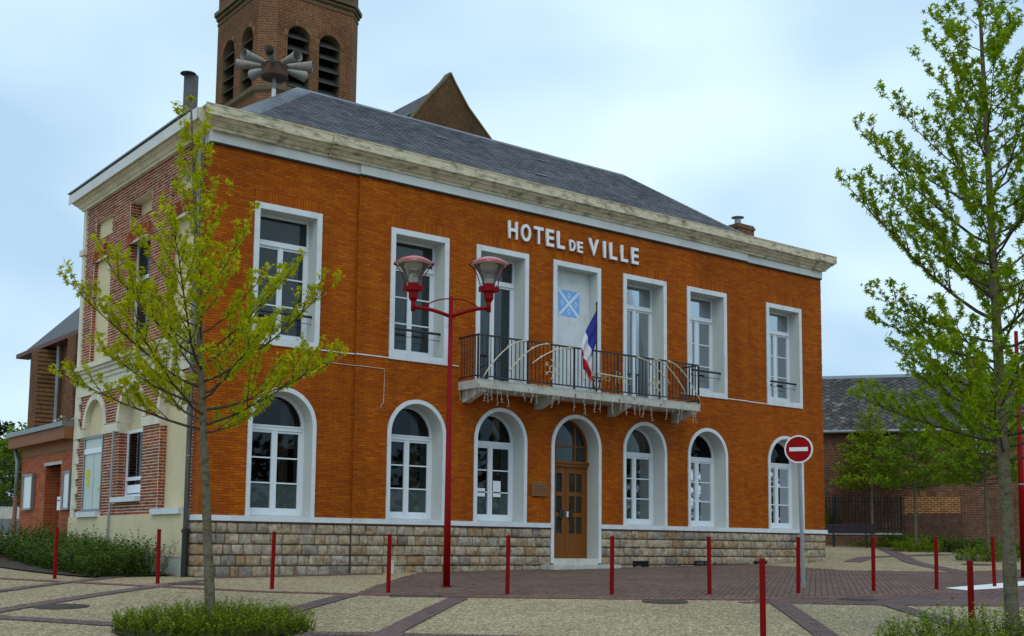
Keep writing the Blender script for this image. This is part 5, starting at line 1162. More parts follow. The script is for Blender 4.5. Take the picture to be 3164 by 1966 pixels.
# ------------------------------------------------------------------ brick house on the right
hu = Vector((.595, -.80, 0)).normalized(); hn = Vector((-hu.y * -1, 0, 0)); hn = Vector((-.80, -.595, 0)).normalized(); HP = Vector((32.64, 6.75, 0))
def HW(s, off, z): q = HP + hu * s + hn * off; return (q.x, q.y, z)
hs = thing('brick_house', HW(3, 0, 1.9), 'old brown brick house with a lichened slate roof beyond the square', 'house')
hw_ = MB(); S0, S1 = -14, 16; EZH, RZH, RD = 6.72, 9.25, 3.4
hw_.quad(HW(S0, 0, 1), HW(S1, 0, 1), HW(S1, 0, EZH), HW(S0, 0, EZH)); hw_.quad(HW(S1, 0, 1), HW(S1, -2 * RD, 1), HW(S1, -2 * RD, EZH), HW(S1, 0, EZH)); hw_.quad(HW(S0, 0, 1), HW(S0, 0, EZH), HW(S0, -2 * RD, EZH), HW(S0, -2 * RD, 1)); hw_.quad(HW(S0, -2 * RD, 1), HW(S1, -2 * RD, 1), HW(S1, -2 * RD, EZH), HW(S0, -2 * RD, EZH))
hw_.add([HW(S1, 0, EZH), HW(S1, -2 * RD, EZH), HW(S1, -RD, RZH)], [(0, 1, 2)]); hw_.add([HW(S0, 0, EZH), HW(S0, -2 * RD, EZH), HW(S0, -RD, RZH)], [(0, 1, 2)])
hwall = hw_.build('wall', MT['housebrick'], hs)
MB().prism([HW(.1, .02, 3.15), HW(2.23, .02, 3.2), HW(2.23, .02, 3.86), HW(.1, .02, 3.86)], tuple(hn * -.03)).build('patched_brick_panel', MT['housebrick2'], hs)
MB().prism([HW(.1, .06, 1.2), HW(2.3, .06, 1.2), HW(2.3, .06, 3.14), HW(.1, .06, 3.10)], tuple(hn * -.07)).build('dirty_brick_panel', MT['housebrick3'], hs)
sm = MB()
for k in range(28): sm.prism([HW(.12 + k * .076, .028, 3.87), HW(.12 + k * .076 + .062, .028, 3.87), HW(.12 + k * .076 + .062, .028, 4.05), HW(.12 + k * .076, .028, 4.05)], tuple(hn * -.04))
sm.build('soldier_bricks', MT['voussoir'], hs, kind='stuff')
ho = MB(); n = 14; ho.add([HW(-.85 + .2 * math.cos(6.283 * k / n), .02, 5.89 + .2 * math.sin(6.283 * k / n)) for k in range(n)], [tuple(range(n))]); hoo = ho.build('round_hole', MT['black'], hs)
hb_ = MB()
for k in range(16):
    a0, a1 = 6.283 * (k + .1) / 16, 6.283 * (k + .9) / 16
    hb_.prism([HW(-.85 + r * math.cos(a), .02, 5.89 + r * math.sin(a)) for r, a in ((.2, a0), (.33, a0), (.33, a1), (.2, a1))], tuple(hn * .02))
hb_.build('hole_ring', MT['voussoir'], hs, kind='stuff')
wn = MB(); wn.prism([HW(2.85, .03, 5.6), HW(3.45, .03, 5.6), HW(3.45, .03, 6.45), HW(2.85, .03, 6.45)], tuple(hn * -.02)); wno = wn.build('window', MT['joinery'], hs)
MB().prism([HW(2.92, .05, 5.68), HW(3.38, .05, 5.68), HW(3.38, .05, 6.38), HW(2.92, .05, 6.38)], tuple(hn * -.015)).build('pane', MT['glass_up'], wno)
MB().prism([HW(2.1, .1, 4.55), HW(2.5, .1, 4.55), HW(2.5, .1, 4.62), HW(2.1, .1, 4.62)], tuple(hn * -.1)).build('white_vent', MT['joinery'], hs)
rb_ = MB(); sl_n = Vector((hn.x * (RZH - EZH), hn.y * (RZH - EZH), RD)).normalized()
rb_.quad(HW(S0, .25, EZH - .18), HW(S1, .25, EZH - .18), HW(S1, -RD, RZH), HW(S0, -RD, RZH)); rb_.quad(HW(S1, -2 * RD - .2, EZH - .15), HW(S0, -2 * RD - .2, EZH - .15), HW(S0, -RD, RZH), HW(S1, -RD, RZH)); hroof = rb_.build('roof', MT['slate_base'], hs)
sd3 = (Vector(HW(0, -RD, RZH)) - Vector(HW(0, .25, EZH - .18))); L3 = sd3.length; sd3.normalize()
dm = .155       # half diagonal
DT_ = MB().add([(-dm, 0, .016), (0, -dm, .026), (dm, 0, .016), (0, dm, .004), (-dm, 0, .006), (0, -dm, .014), (dm, 0, .006)], [(0, 1, 2, 3), (4, 5, 1, 0), (5, 6, 2, 1)])
dme = DT_.mesh('slate', MT['oldslate']); rt = Matrix((hu, sd3, sl_n)).transposed().to_euler(); base = Vector(HW(0, .25, EZH - .18)); rs = random.Random(6); tiles = []
for r_ in range(int(L3 / dm)):
    for k in range(-22, 40):
        s_ = (k + (.5 if r_ % 2 else 0)) * 2 * dm * 1.02
        if -4.4 < s_ < 6.5: tiles.append((s_, r_ * dm + dm * .5))
tiles.sort(key=lambda q: abs(q[0] + .5)); rest_ = MB()
Mr = Matrix((hu, sd3, sl_n)).transposed()
for k, (s_, t0) in enumerate(tiles):
    q = base + hu * s_ + sd3 * t0 + sl_n * rs.uniform(0, .006)
    if k < 300: link('slate', dme, hroof, loc=tuple(q), rot=(rt.x + rs.uniform(-.03, .03), rt.y + rs.uniform(-.03, .03), rt.z))
    else: rest_.add([q + Mr @ Vector(v_) for v_ in DT_.v], DT_.f)
rest_.build('slates', MT['oldslate'], hroof, kind='stuff')
MB().prism([HW(S0, -RD + .15, RZH - .08), HW(S0, -RD - .15, RZH - .08), HW(S0, -RD, RZH + .07)], tuple(hu * (S1 - S0))).build('ridge', MT['zinc'], hs)
MB().tube([HW(S0, .3, EZH - .22), HW(S1, .3, EZH - .22)], .07, 8).build('gutter', MT['zincpipe'], hs)
hc = MB(); q = Vector(HW(2.9, -2.9, 8.3)); hc.obox(q, hu * .75, hn * -.6, (0, 0, 1.65)); hc.build('chimney', MT['housebrick'], hs)

# fence and low wall in front of the house
fn = thing('iron_fence', HW(-2, 1.2, 1.9), 'black iron fence on a low brick wall right of the town hall', 'fence')
FA, FB = Vector((28.9, 10.6, 0)), Vector((32.3, 6.55, 0)); fd = (FB - FA).normalized(); fl2 = (FB - FA).length; fnrm = Vector((fd.y, -fd.x, 0))
lw2 = MB(); lw2.obox(FA + Vector((0, 0, 1.2)) - fnrm * .12, fd * fl2, fnrm * .24, (0, 0, 1.12)); lw2.build('low_wall', MT['housebrick'], fn); MB().obox(FA + Vector((0, 0, 2.321)) - fnrm * .15, fd * fl2, fnrm * .3, (0, 0, .07)).build('wall_coping', MT['concrete'], fn)
ra = MB()
for zz in (2.55, 3.48, 3.62): ra.obox(FA + Vector((0, 0, zz)) - fnrm * .012, fd * fl2, fnrm * .024, (0, 0, .035))
ra.build('rail', MT['blackiron'], fn)
pm_ = MB().box(-.013, .013, -.013, .013, 2.39, 3.78).add([(-.02, -.02, 3.78), (.02, -.02, 3.78), (.02, .02, 3.78), (-.02, .02, 3.78), (0, 0, 3.88)], [(0, 1, 4), (1, 2, 4), (2, 3, 4), (3, 0, 4)]).mesh('picket', MT['blackiron'])
npk = int(fl2 / .125)
for k in range(npk + 1): q = FA + fd * (fl2 * k / npk); link('picket', pm_, fn, loc=(q.x, q.y, 0))
for t0 in (.0, .52, 1.0): q = FA + fd * fl2 * t0; MB().box(q.x - .04, q.x + .04, q.y - .04, q.y + .04, 2.39, 3.85).build('fence_post', MT['blackiron'], fn)
# bench
bA, bB = Vector((29.15, 8.0, 0)), Vector((30.35, 6.35, 0)); bd = (bB - bA).normalized(); bl = (bB - bA).length; bn_ = Vector((bd.y, -bd.x, 0)); bn_ = bn_ if bn_.dot(Vector((CX, CY, 0)) - bA) > 0 else -bn_
bz = 1.80; bn = thing('park_bench', tuple((bA + bB) / 2 + Vector((0, 0, bz))), 'dark plum slatted park bench in front of the iron fence', 'bench')
for k in range(3): MB().obox(bA + bn_ * (.02 + k * .14) + Vector((0, 0, bz + .44)), bd * bl, bn_ * .12, (0, 0, .04)).build('seat_slat', MT['bench'], bn)
for k in range(3): MB().obox(bA + bn_ * (-.05 - k * .025) + Vector((0, 0, bz + .54 + k * .13)), bd * bl, bn_ * .035, (0, 0, .115)).build('back_slat', MT['bench'], bn)
for t0 in (.2, .8):
    q = bA + bd * bl * t0
    MB().obox(q + bn_ * .05 + Vector((0, 0, bz - .15)), bd * .09, bn_ * .32, (0, 0, .588)).build('leg', MT['blackiron'], bn); MB().obox(q - bn_ * .04 + Vector((0, 0, bz + .4)), bd * .05, bn_ * -.06 , (0, 0, .5)).build('back_support', MT['blackiron'], bn)

# ------------------------------------------------------------------ street furniture
def bollard_proto(h, r_):
    m_ = MB().lathe([(r_, -.1), (r_, h * .86), (r_ * .93, h * .865), (r_ * .93, h * .885), (r_, h * .89), (r_, h * .925), (r_ * .94, h * .93), (r_ * .94, h * .945)], 18)
    b_ = MB().lathe([(r_ * .94, h * .9452), (r_ * 1.03, h * .946), (r_ * 1.03, h - .012), (r_ * .85, h), (.001, h)], 18)
    return m_, b_
bp = [(-2.42, .62), (-1.36, -1.62), (-.25, -3.74), (.91, -5.48), (2.34, -6.72), (3.76, -7.6), (5.19, -8.37), (6.70, -8.94), (8.29, -9.27), (9.78, -9.52), (11.56, -9.58)]
bl_lab = ['leftmost red bollard, in front of the hedge and the annexe door', 'red bollard in front of the right end of the hedge', 'red bollard just right of the left tree, before the stone plinth',
          'red bollard left of the double street lamp', 'red bollard between the street lamp and the town hall door', 'red bollard right of the town hall door', 'red bollard under the right lower windows, left of the signpost',
          'red bollard directly beside the no entry signpost', 'first red bollard right of the signpost', 'second red bollard right of the signpost', 'red bollard by the white road marking, behind the right tree shrub']
m_, b_ = bollard_proto(.94, .034); m_.v = m_.v; bproto = None
for (x, y), lb_ in zip(bp, bl_lab):
    if bproto is None:
        bproto = thing('bollard', (0, 0, 0), lb_, 'bollard', 'red bollards'); m_.build('post', MT['red'], bproto, smooth=False); b_.build('cap', MT['red'], bproto); bproto.location = (x, y, g(x, y)); continue
    copy_thing(bproto, (x, y, g(x, y)), rz=x, label=lb_).rotation_euler = (.012 * math.sin(x * 3), .014 * math.cos(y * 5), x)
copy_thing(bproto, (1.16, -12.92, 1.64 - .945), label='near red bollard cut by the bottom edge, left of the signpost'); copy_thing(bproto, (3.0, -14.33, 1.64 - .945), rz=1, label='near red bollard standing in the shrub of the right tree')
# double lamp
lx, ly = 2.45, -4.87; lz = g(lx, ly); ld = Vector((.80, -.60, 0))
def street_lamp(label):
    t_ = thing('street_lamp', (lx, ly, lz), label, 'street lamp')
    MB().tube([(lx, ly, lz - .05), (lx, ly, lz + 1.2), (lx, ly, 6.06)], [.062, .058, .036], 16).build('pole', MT['red'], t_, smooth=True)
    MB().lathe([(.1, 0), (.1, .015), (.065, .02)], 16, (lx, ly, lz + .012)).build('base_plate', MT['red'], t_)
    for s in (-1, 1):
        d = ld * s; q = Vector((lx, ly, 0)); e = q + d * .66
        am = MB().tube([q + d * (.03 + .63 * k / 8) + Vector((0, 0, 5.72 + .15 * math.sin(math.pi / 2 * k / 8) ** .9)) for k in range(9)], .033, 8); am.tube([q + d * (.02 + .46 * k / 8) + Vector((0, 0, 6.03 - .15 * (k / 8) ** 2.2)) for k in range(9)], .012, 6)
        am.tube([e + Vector((0, 0, 5.80)), e + Vector((0, 0, 6.02))], .042, 10); am.build('arm', MT['red'], t_, smooth=True)
        o = (e.x, e.y, 5.97)
        hd = MB().lathe([(.04, 0), (.068, .045), (.082, .06), (.086, .18), (.12, .185), (.125, .20), (.125, .265), (.105, .275), (.105, .33), (.09, .335)], 20, o)
        for s2 in (-1, 1): hd.obox(e + ld * (s2 * .145) - ld * .035 - Vector((ld.y, -ld.x, 0)) * .045 + Vector((0, 0, 6.165)), ld * .07, Vector((ld.y, -ld.x, 0)) * .09, (0, 0, .08))
        head = hd.build('lantern_cup', MT['red'], t_, smooth=False)
        MB().lathe([(.10, .30), (.115, .36), (.145, .45), (.19, .54), (.25, .63), (.30, .675), (.296, .675), (.246, .63), (.186, .54), (.141, .45), (.111, .36), (.096, .30)], 28, o).build('clear_bowl', MT['lampglass'], head, smooth=True)
        MB().lathe([(.085, .33), (.085, .41), (.07, .42), (.001, .42)], 14, o).build('lamp_socket', MT['signwhite'], head, smooth=False)
        MB().lathe([(.335, .672), (.31, .662), (.2, .645), (.08, .635), (.001, .632)], 28, o).build('reflector', MT['lampwhite'], head, smooth=True)
        MB().lathe([(.345, .665), (.345, .685), (.29, .725), (.2, .775), (.1, .805), (.001, .815)], 32, o).build('cap', MT['domered'], head, smooth=True)
        for s2 in (-1, 1):
            dd = ld * s2 + Vector((0, 0, 0)); MB().tube([e + dd * r_ + Vector((0, 0, 5.97 + zz)) for r_, zz in ((.15, .25), (.165, .36), (.20, .48), (.27, .6), (.34, .67))], .009, 6).build('stay', MT['red'], head, smooth=True)
            MB().obox(e + dd * .33 - Vector((.015, .015, 0)) + Vector((0, 0, 6.62)), (.04, 0, 0), (0, .04, 0), (0, 0, .045)).build('clip', MT['red'], head)
street_lamp('red double street lamp with clear bowls in front of the town hall')
# no entry sign
qx, qy = 7.99, -8.02; qz = g(qx, qy); lean = Vector((-.045, .03, 0)); sg = thing('no_entry_sign', (qx, qy, qz), 'round red no entry sign on a grey leaning post', 'road sign')
MB().obox((qx - .03, qy - .02, qz - .05), (.06, 0, 0), (0, .04, 0), lean + Vector((0, 0, 3.83 - qz))).build('post', MT['galv'], sg)
sc_ = Vector((qx, qy, 0)) + lean * .85; fdir = (Vector((CX - 1.5, CY + 3.5, 0)) - sc_).normalized(); sdx = Vector((-fdir.y, fdir.x, 0)); sc_ = sc_ + fdir * .035 + Vector((0, 0, 3.52))
def disc(r0, r1, d0, d1, n=40):
    m_ = MB(); P = lambda r_, d, k: sc_ + sdx * r_ * math.cos(6.28318 * k / n) + Vector((0, 0, 1)) * r_ * math.sin(6.28318 * k / n) + fdir * d
    for k in range(n):
        if r0 > 0: m_.quad(P(r0, d1, k), P(r1, d1, k), P(r1, d1, k + 1), P(r0, d1, k + 1))
        m_.quad(P(r1, d0, k), P(r1, d0, k + 1), P(r1, d1, k + 1), P(r1, d1, k))
        if r0 > 0: m_.quad(P(r0, d1, k), P(r0, d1, k + 1), P(r0, d0, k + 1), P(r0, d0, k))
    if r0 <= 0: m_.add([P(r1, d1, k) for k in range(n)], [tuple(range(n))])
    m_.add([P(r1, d0, k) for k in range(n)], [tuple(range(n))[::-1]]); return m_
disc(.226, .252, -.03, .02).build('rim', MT['signwhite'], sg); disc(0, .2255, -.0, .012).build('disc', MT['signred'], sg)
MB().obox(sc_ - sdx * .165 - Vector((0, 0, .035)) + fdir * .0125, sdx * .33, (0, 0, .07), fdir * .004).build('bar', MT['signwhite'], sg)
for zz in (3.42, 3.62): MB().obox(Vector((sc_.x, sc_.y, zz)) - sdx * .05 - fdir * .09, sdx * .1, fdir * .058, (0, 0, .03)).build('clamp', MT['galv'], sg)
# red lamp post at the right edge
px_, py_ = 15.62, -7.9; pz_ = g(px_, py_)
rp = thing('lamp_post', (px_, py_, pz_), 'red lamp post at the right edge behind the tree trunk', 'lamp post')
MB().tube([(px_, py_, pz_ - .05), (px_, py_, 3.2), (px_, py_, 6.6)], [.075, .06, .04], 14).build('pole', MT['red'], rp, smooth=True); MB().tube([(px_, py_, 3.18), (px_, py_, 3.21)], .066, 14).build('band', MT['galv'], rp)
MB().lathe([(.12, 0), (.12, .015), (.08, .02)], 14, (px_, py_, pz_ + .02)).build('base_plate', MT['red'], rp)
am = MB(); am.tube([(px_, py_, 6.3), (px_ + .3, py_ - .2, 6.42), (px_ + .5, py_ - .35, 6.45)], .03, 8); am.build('arm', MT['red'], rp)
MB().lathe([(.04, 0), (.08, .05), (.1, .2), (.12, .3), (.3, .68), (.345, .69), (.2, .78), (.001, .82)], 20, (px_ + .5, py_ - .35, 6.45)).build('lantern', MT['red'], rp)

# ------------------------------------------------------------------ vegetation
def star_leaf():
    V = [(0, .05, .02)]; tips = [-118, -58, 0, 58, 118]; P = []
    for k, a in enumerate(tips):
        l_ = (1.0, .95, .95, .95, 1.0)[k] * (.78 if abs(a) > 100 else 1)
        P.append((math.sin(R(a)) * l_, math.cos(R(a)) * l_, -.22 * l_))
        if k < 4: b = (a + tips[k + 1]) / 2; P.append((math.sin(R(b)) * .36, math.cos(R(b)) * .36, -.02))
    P.append((0, -.12, 0)); V += P; n = len(P)
    return np.array(V), [(0, 1 + (k + 1) % n, 1 + k) for k in range(n)]
LV, LF = star_leaf()
OV, OF = np.array([(0, 0, 0), (.32, .45, -.06), (0, 1, -.12), (-.32, .45, -.06), (0, .5, .04)]), [(0, 1, 4), (1, 2, 4), (2, 3, 4), (3, 0, 4)]
SV, SF = np.array([(0, 0, 0), (.3, .5, 0.03), (0, 1, -.08), (-.3, .5, .03)]), [(0, 1, 2), (0, 2, 3)]
def leaf_mesh(name, leaves, tmpl, mat, parent, kind=None):
    """leaves: list of (pos, dir, up, size)"""
    T, F = tmpl; n = len(leaves); 
    if not n: return
    Pp = np.array([l[0] for l in leaves]); D = np.array([l[1] for l in leaves]); U = np.array([l[2] for l in leaves]); S = np.array([l[3] for l in leaves])
    D /= np.linalg.norm(D, axis=1, keepdims=True) + 1e-9; X = np.cross(D, U); X /= np.linalg.norm(X, axis=1, keepdims=True) + 1e-9; U = np.cross(X, D)
    W = Pp[:, None, :] + S[:, None, None] * (T[None, :, 0:1] * X[:, None, :] + T[None, :, 1:2] * D[:, None, :] + T[None, :, 2:3] * U[:, None, :])
    nv = len(T); Fa = np.array(F)[None] + (np.arange(n) * nv)[:, None, None]; Fa = Fa.reshape(-1, 3)
    me = bpy.data.meshes.new(name); me.vertices.add(n * nv); me.vertices.foreach_set('co', W.ravel()); nf = len(Fa)
    me.loops.add(nf * 3); me.loops.foreach_set('vertex_index', Fa.ravel().astype(np.int32)); me.polygons.add(nf); me.polygons.foreach_set('loop_start', np.arange(0, nf * 3, 3, dtype=np.int32)); me.update(calc_edges=True); me.materials.append(mat)
    return link(name, me, parent, kind=kind)
def tree(name, label, base, H, tr, prof, z0, nbr, mats, leaf, dens, seed, tmpl=(LV, LF), sway=.0, up=.75, group=None, twigs=5, lean=(0, 0), droop=.2, tipclump=5):
    """prof: list of (height above base, crown radius)"""
    rs = random.Random(seed); t_ = thing(name, base, label, 'tree', group); bx_, by_, bz_ = base
    def rad(h):
        for (a, ra), (b, rb__) in zip(prof[:-1], prof[1:]):
            if a <= h <= b: return ra + (rb__ - ra) * (h - a) / (b - a)
        return prof[-1][1]
    tk = []; n = 16
    for k in range(n + 1):
        f = k / n; tk.append(Vector((bx_ + lean[0] * f + sway * math.sin(f * 5 + seed) * f, by_ + lean[1] * f + sway * math.cos(f * 4 + seed) * f, bz_ - .1 + (H + .1) * f)))
    trr = [tr * (1.15 if k == 0 else 1 + .05 * math.sin(k * 2.3 + seed)) * (1 - .93 * (k / n) ** 1.15) + .006 for k in range(n + 1)]
    tm = MB(); tm.tube(tk, trr, 10)
    def at(h): f = min(.999, max(0, (h + .1) / (H + .1))) * n; i = int(f); return tk[i].lerp(tk[i + 1], f - i), trr[i]
    for k in range(5):                                    # bark scars
        h = z0 * (.15 + .17 * k); q, r_ = at(h); a = rs.uniform(0, 6.28); d = Vector((math.cos(a), math.sin(a), 0)); tm.tube([q + d * r_ * .7, q + d * r_ * 1.12], [r_ * .35, r_ * .2], 6)
    tm.build('trunk', MT['bark'], t_, smooth=True)
    bm = MB(); LVS = []
    def leaf_at(q, d, sz):
        dd = Vector((d.x + rs.uniform(-.8, .8), d.y + rs.uniform(-.8, .8), d.z * .4 + rs.uniform(-.6, .35) - droop)); u = Vector((rs.uniform(-1, 1), rs.uniform(-1, 1), rs.uniform(.2, 1)))
        LVS.append((tuple(q + dd.normalized() * sz * .4), tuple(dd), tuple(u), sz * rs.uniform(.5, 1.25)))
    def twig(q, d, l_, r_, clump):
        P = [q]; dd = d.copy(); n_ = 4
        for k in range(n_): dd = (dd + Vector((rs.uniform(-.15, .15), rs.uniform(-.15, .15), .12))).normalized(); P.append(P[-1] + dd * l_ / n_)
        bm.tube(P, [r_ * (1 - .75 * k / n_) for k in range(n_ + 1)], 4, cap=False)
        nl = max(2, int(l_ * dens))
        for k in range(nl): f = (.25 + .75 * k / nl) * n_; i = min(n_ - 1, int(f)); leaf_at(P[i].lerp(P[i + 1], f - i), dd, leaf)
        for k in range(clump): leaf_at(P[-1] + Vector((rs.uniform(-.05, .05), rs.uniform(-.05, .05), rs.uniform(-.03, .06))), dd, leaf)
        return P
    az = rs.uniform(0, 6.28)
    for b in range(nbr):
        f = b / nbr; h = z0 + (H - z0) * (f ** 1.15) * .9; az += 2.39996 + rs.uniform(-.35, .35); q, r_ = at(h); d0 = Vector((math.cos(az), math.sin(az), 0))
        upf = up * min(1.3, .36 + 1.3 * f); re = rad(min(H, h + rad(h) * upf * .85)) * rs.uniform(.68, 1.06); rise = re * upf * rs.uniform(.75, 1.2) + .1 * f; P = []; nS = 7
        for k in range(nS + 1): s_ = k / nS; P.append(q + d0 * re * s_ + Vector((rs.uniform(-.02, .02), rs.uniform(-.02, .02), rise * s_ ** 1.35)))
        br0 = max(.005, min(r_ * .42, .0125 * re))
        bm.tube(P, [br0 * (1 - .8 * k / nS) for k in range(nS + 1)], 5, cap=False)
        nt_ = max(2, int(twigs * re / 1.2 + .5))
        for k in range(nt_):
            s_ = .25 + .7 * (k + rs.random() * .6) / nt_; i = min(nS - 1, int(s_ * nS)); qq = P[i].lerp(P[i + 1], s_ * nS - i); td = (P[i + 1] - P[i]).normalized(); a = (1 if k % 2 else -1) * rs.uniform(.5, 1.1)
            td = Vector((td.x * math.cos(a) - td.y * math.sin(a), td.x * math.sin(a) + td.y * math.cos(a), td.z + rs.uniform(0, .5))).normalized(); twig(qq, td, re * rs.uniform(.22, .42) * (1.15 - .5 * s_), br0 * .4, tipclump)
        dd = (P[-1] - P[-2]).normalized(); twig(P[-1], dd, .16, br0 * .25, tipclump)
        for k in range(int(re * dens * .5)): s_ = rs.uniform(.35, 1); i = min(nS - 1, int(s_ * nS)); leaf_at(P[i].lerp(P[i + 1], s_ * nS - i), Vector((rs.uniform(-1, 1), rs.uniform(-1, 1), .3)), leaf)
    for k in range(int((H - z0) * 7)): q, r_ = at(z0 + (H - z0) * (.35 + .65 * rs.random())); leaf_at(q + Vector((rs.uniform(-.05, .05), rs.uniform(-.05, .05), 0)), Vector((rs.uniform(-1, 1), rs.uniform(-1, 1), .2)), leaf)
    for k in range(tipclump * 2): leaf_at(tk[-1], Vector((rs.uniform(-1, 1), rs.uniform(-1, 1), .8)), leaf)
    bm.build('branches', MT['twig'], t_); leaf_mesh('crown', LVS, tmpl, mats, t_)
    return t_
tx, ty = -3.38, -8.52
tree('sweetgum_tree', 'slender yellow green young tree in front of the left corner', (tx, ty, g(tx, ty)), 6.4, .056, [(0, .9), (2.3, 1.35), (2.8, 1.75), (3.4, 1.85), (3.95, 1.8), (4.45, 1.35), (4.95, 1.1), (5.45, .85), (5.95, .4), (6.5, .15)], 2.3, 48, MT['leafL'], .055, 47, 17, up=1.1, twigs=9, lean=(-.40, .28), tipclump=8)
rx_, ry_ = 2.72, -14.98
tree('sweetgum_tree', 'tall leafy green young tree cut by the right edge', (rx_, ry_, .70), 7.6, .07, [(0, .8), (2.0, 1.3), (2.4, 1.5), (3.0, 1.6), (3.4, 1.45), (4.3, 1.75), (5.4, 1.5), (6.2, 1.15), (7.0, .75), (7.8, .3)], 2.0, 66, MT['leafR'], .052, 62, 23, up=.78, twigs=10, lean=(-.22, .03), tipclump=12)
for k, (x, y, z_, h, sd__, lf, lab) in enumerate([(31.3, 7.2, 1.82, 5.6, 31, 'leafY', 'small pale green tree in front of the bench and fence'), (28.7, 3.5, 1.68, 5.4, 32, 'leafB', 'small green tree before the patched brick panel'), (24.3, -1.9, 1.49, 5.3, 33, 'leafB', 'small green tree nearest the right tree trunk')]):
    tree('young_tree', lab, (x, y, z_), h, .065 if k < 2 else .06, [(0, .6), (2.2, 1.7), (2.9, 1.6), (4.0, 1.0), (4.8, .5), (5.7, .2)], 2.2, 42, MT[lf], .12, 28, sd__, tmpl=(OV, OF), up=.38, group='young trees in the square', twigs=10, tipclump=10)
def bush(name, label, pts_fn, nst, hgt, mat, leaf, seed, cat='shrub', tmpl=(SV, SF), spread=.25, per=26, soil=None, droop=0, kindleaf=None, group=None):
    """upright arching stems carrying small leaves; pts_fn gives a ground point and a height factor"""
    rs = random.Random(seed); st = MB(); LVS = []; p0 = None
    for k in range(nst):
        x, y, hf = pts_fn(rs); z_ = g(x, y); p0 = p0 or (x, y, z_); h = hgt * hf * rs.uniform(.65, 1.1); d = Vector((rs.uniform(-1, 1) * spread, rs.uniform(-1, 1) * spread, 1)); P = [Vector((x, y, z_))]
        for j in range(4): d = (d + Vector((rs.uniform(-.2, .2), rs.uniform(-.2, .2), -droop))).normalized(); P.append(P[-1] + d * h / 4)
        st.tube(P, [.005, .004, .003, .002, .001], 3, cap=False)
        for j in range(per):
            f = (j + rs.random()) / per * 4; i = min(3, int(f)); q = P[i].lerp(P[i + 1], f - i); a = rs.uniform(0, 6.28)
            LVS.append((tuple(q), (math.cos(a), math.sin(a), rs.uniform(-.1, .9)), (rs.uniform(-.4, .4), rs.uniform(-.4, .4), 1), leaf * rs.uniform(.6, 1.2)))
    t_ = thing(name, p0, label, cat, group); st.build('stems', MT['twig'], t_); leaf_mesh('foliage', LVS, tmpl, mat, t_)
    if soil: drape(soil, .03, 'soil_bed', MT['soil'], t_, step=.4)
    return t_
def blob(cx_, cy_, rx__, ry__, rot_=0):
    def f(rs):
        a, r_ = rs.uniform(0, 6.28), math.sqrt(rs.random()); u, v = rx__ * r_ * math.cos(a), ry__ * r_ * math.sin(a); c_, s_ = math.cos(rot_), math.sin(rot_)
        return cx_ + u * c_ - v * s_, cy_ + u * s_ + v * c_, 1.1 - .45 * r_ ** 2
    return f
def circ(cx_, cy_, r_): return [(cx_ + r_ * math.cos(6.283 * k / 20), cy_ + r_ * math.sin(6.283 * k / 20)) for k in range(20)]
bush('low_shrub', 'bright green low shrub round the foot of the left tree', blob(tx - .02, ty - .1, 1.15, .9, -.65), 760, .36, MT['shrub'], .036, 41, spread=.7, per=34, soil=circ(tx, ty, 1.1), droop=.02, group='shrubs under the trees')
bush('low_shrub', 'green leafy shrub round the foot of the right tree', blob(rx_ - .25, ry_ + .05, 1.3, .9, -.6), 380, .52, MT['shrub'], .05, 42, spread=.55, per=20, soil=circ(rx_, ry_, 1.0), tmpl=(OV, OF), group='shrubs under the trees')
for k, (x, y, r_, lab) in enumerate([(31.3, 7.2, 1.0, 'sparse shrub under the pale tree by the bench'), (28.6, 3.4, 1.1, 'rounded shrub under the middle background tree'), (24.2, -2.0, 1.1, 'shrub under the background tree nearest the right trunk')]):
    bush('low_shrub', lab, blob(x, y, r_, r_ * .8), 150 if k else 70, .55 if k else .4, MT['shrub'], .075, 50 + k, per=18, spread=.5, tmpl=(OV, OF), group='shrubs under the trees')
def hedge_pts(rs):
    v = rs.uniform(.75, 8.6); w_ = rs.random(); x = -.30 - w_ * (1.45 if v < 6.8 else 2.4); return x, v + w_ * -.15, (1.05 - .35 * w_) * (.75 + .3 * math.sin(v * 2.1) ** 2)
bush('hedge', 'dense dark green hedge along the foot of the left wall', hedge_pts, 1500, .80, MT['hedge'], .072, 61, 'hedge', (OV, OF), spread=.5, per=22, soil=[(-.1, .6), (-1.8, .7), (-2.7, 6.5), (-2.7, 8.8), (-.1, 8.8)])
def hedge2(rs):
    f = rs.random(); a, b = Vector((32.6, 8.0, 0)), Vector((26.6, -3.0, 0)); q = a.lerp(b, f); w_ = rs.uniform(-.55, .55); return q.x + w_ * .8, q.y + w_ * .5, 1.0
bush('hedge', 'low dark hedge along the foot of the brick house', hedge2, 700, .62, MT['hedge'], .09, 62, 'hedge', (OV, OF), spread=.5, per=18)
def vine(rs):
    f = rs.random(); q = FA.lerp(FB, .0 + .5 * f) - fnrm * rs.uniform(.1, .38) * (1 if fnrm.dot(Vector((CX, CY, 0)) - FA) > 0 else -1); return q.x, q.y, 1.0
bush('garden_bush', 'pale green bushes behind the iron fence', vine, 330, 1.75, MT['leafY'], .08, 63, 'bush', (OV, OF), spread=.25, per=34)
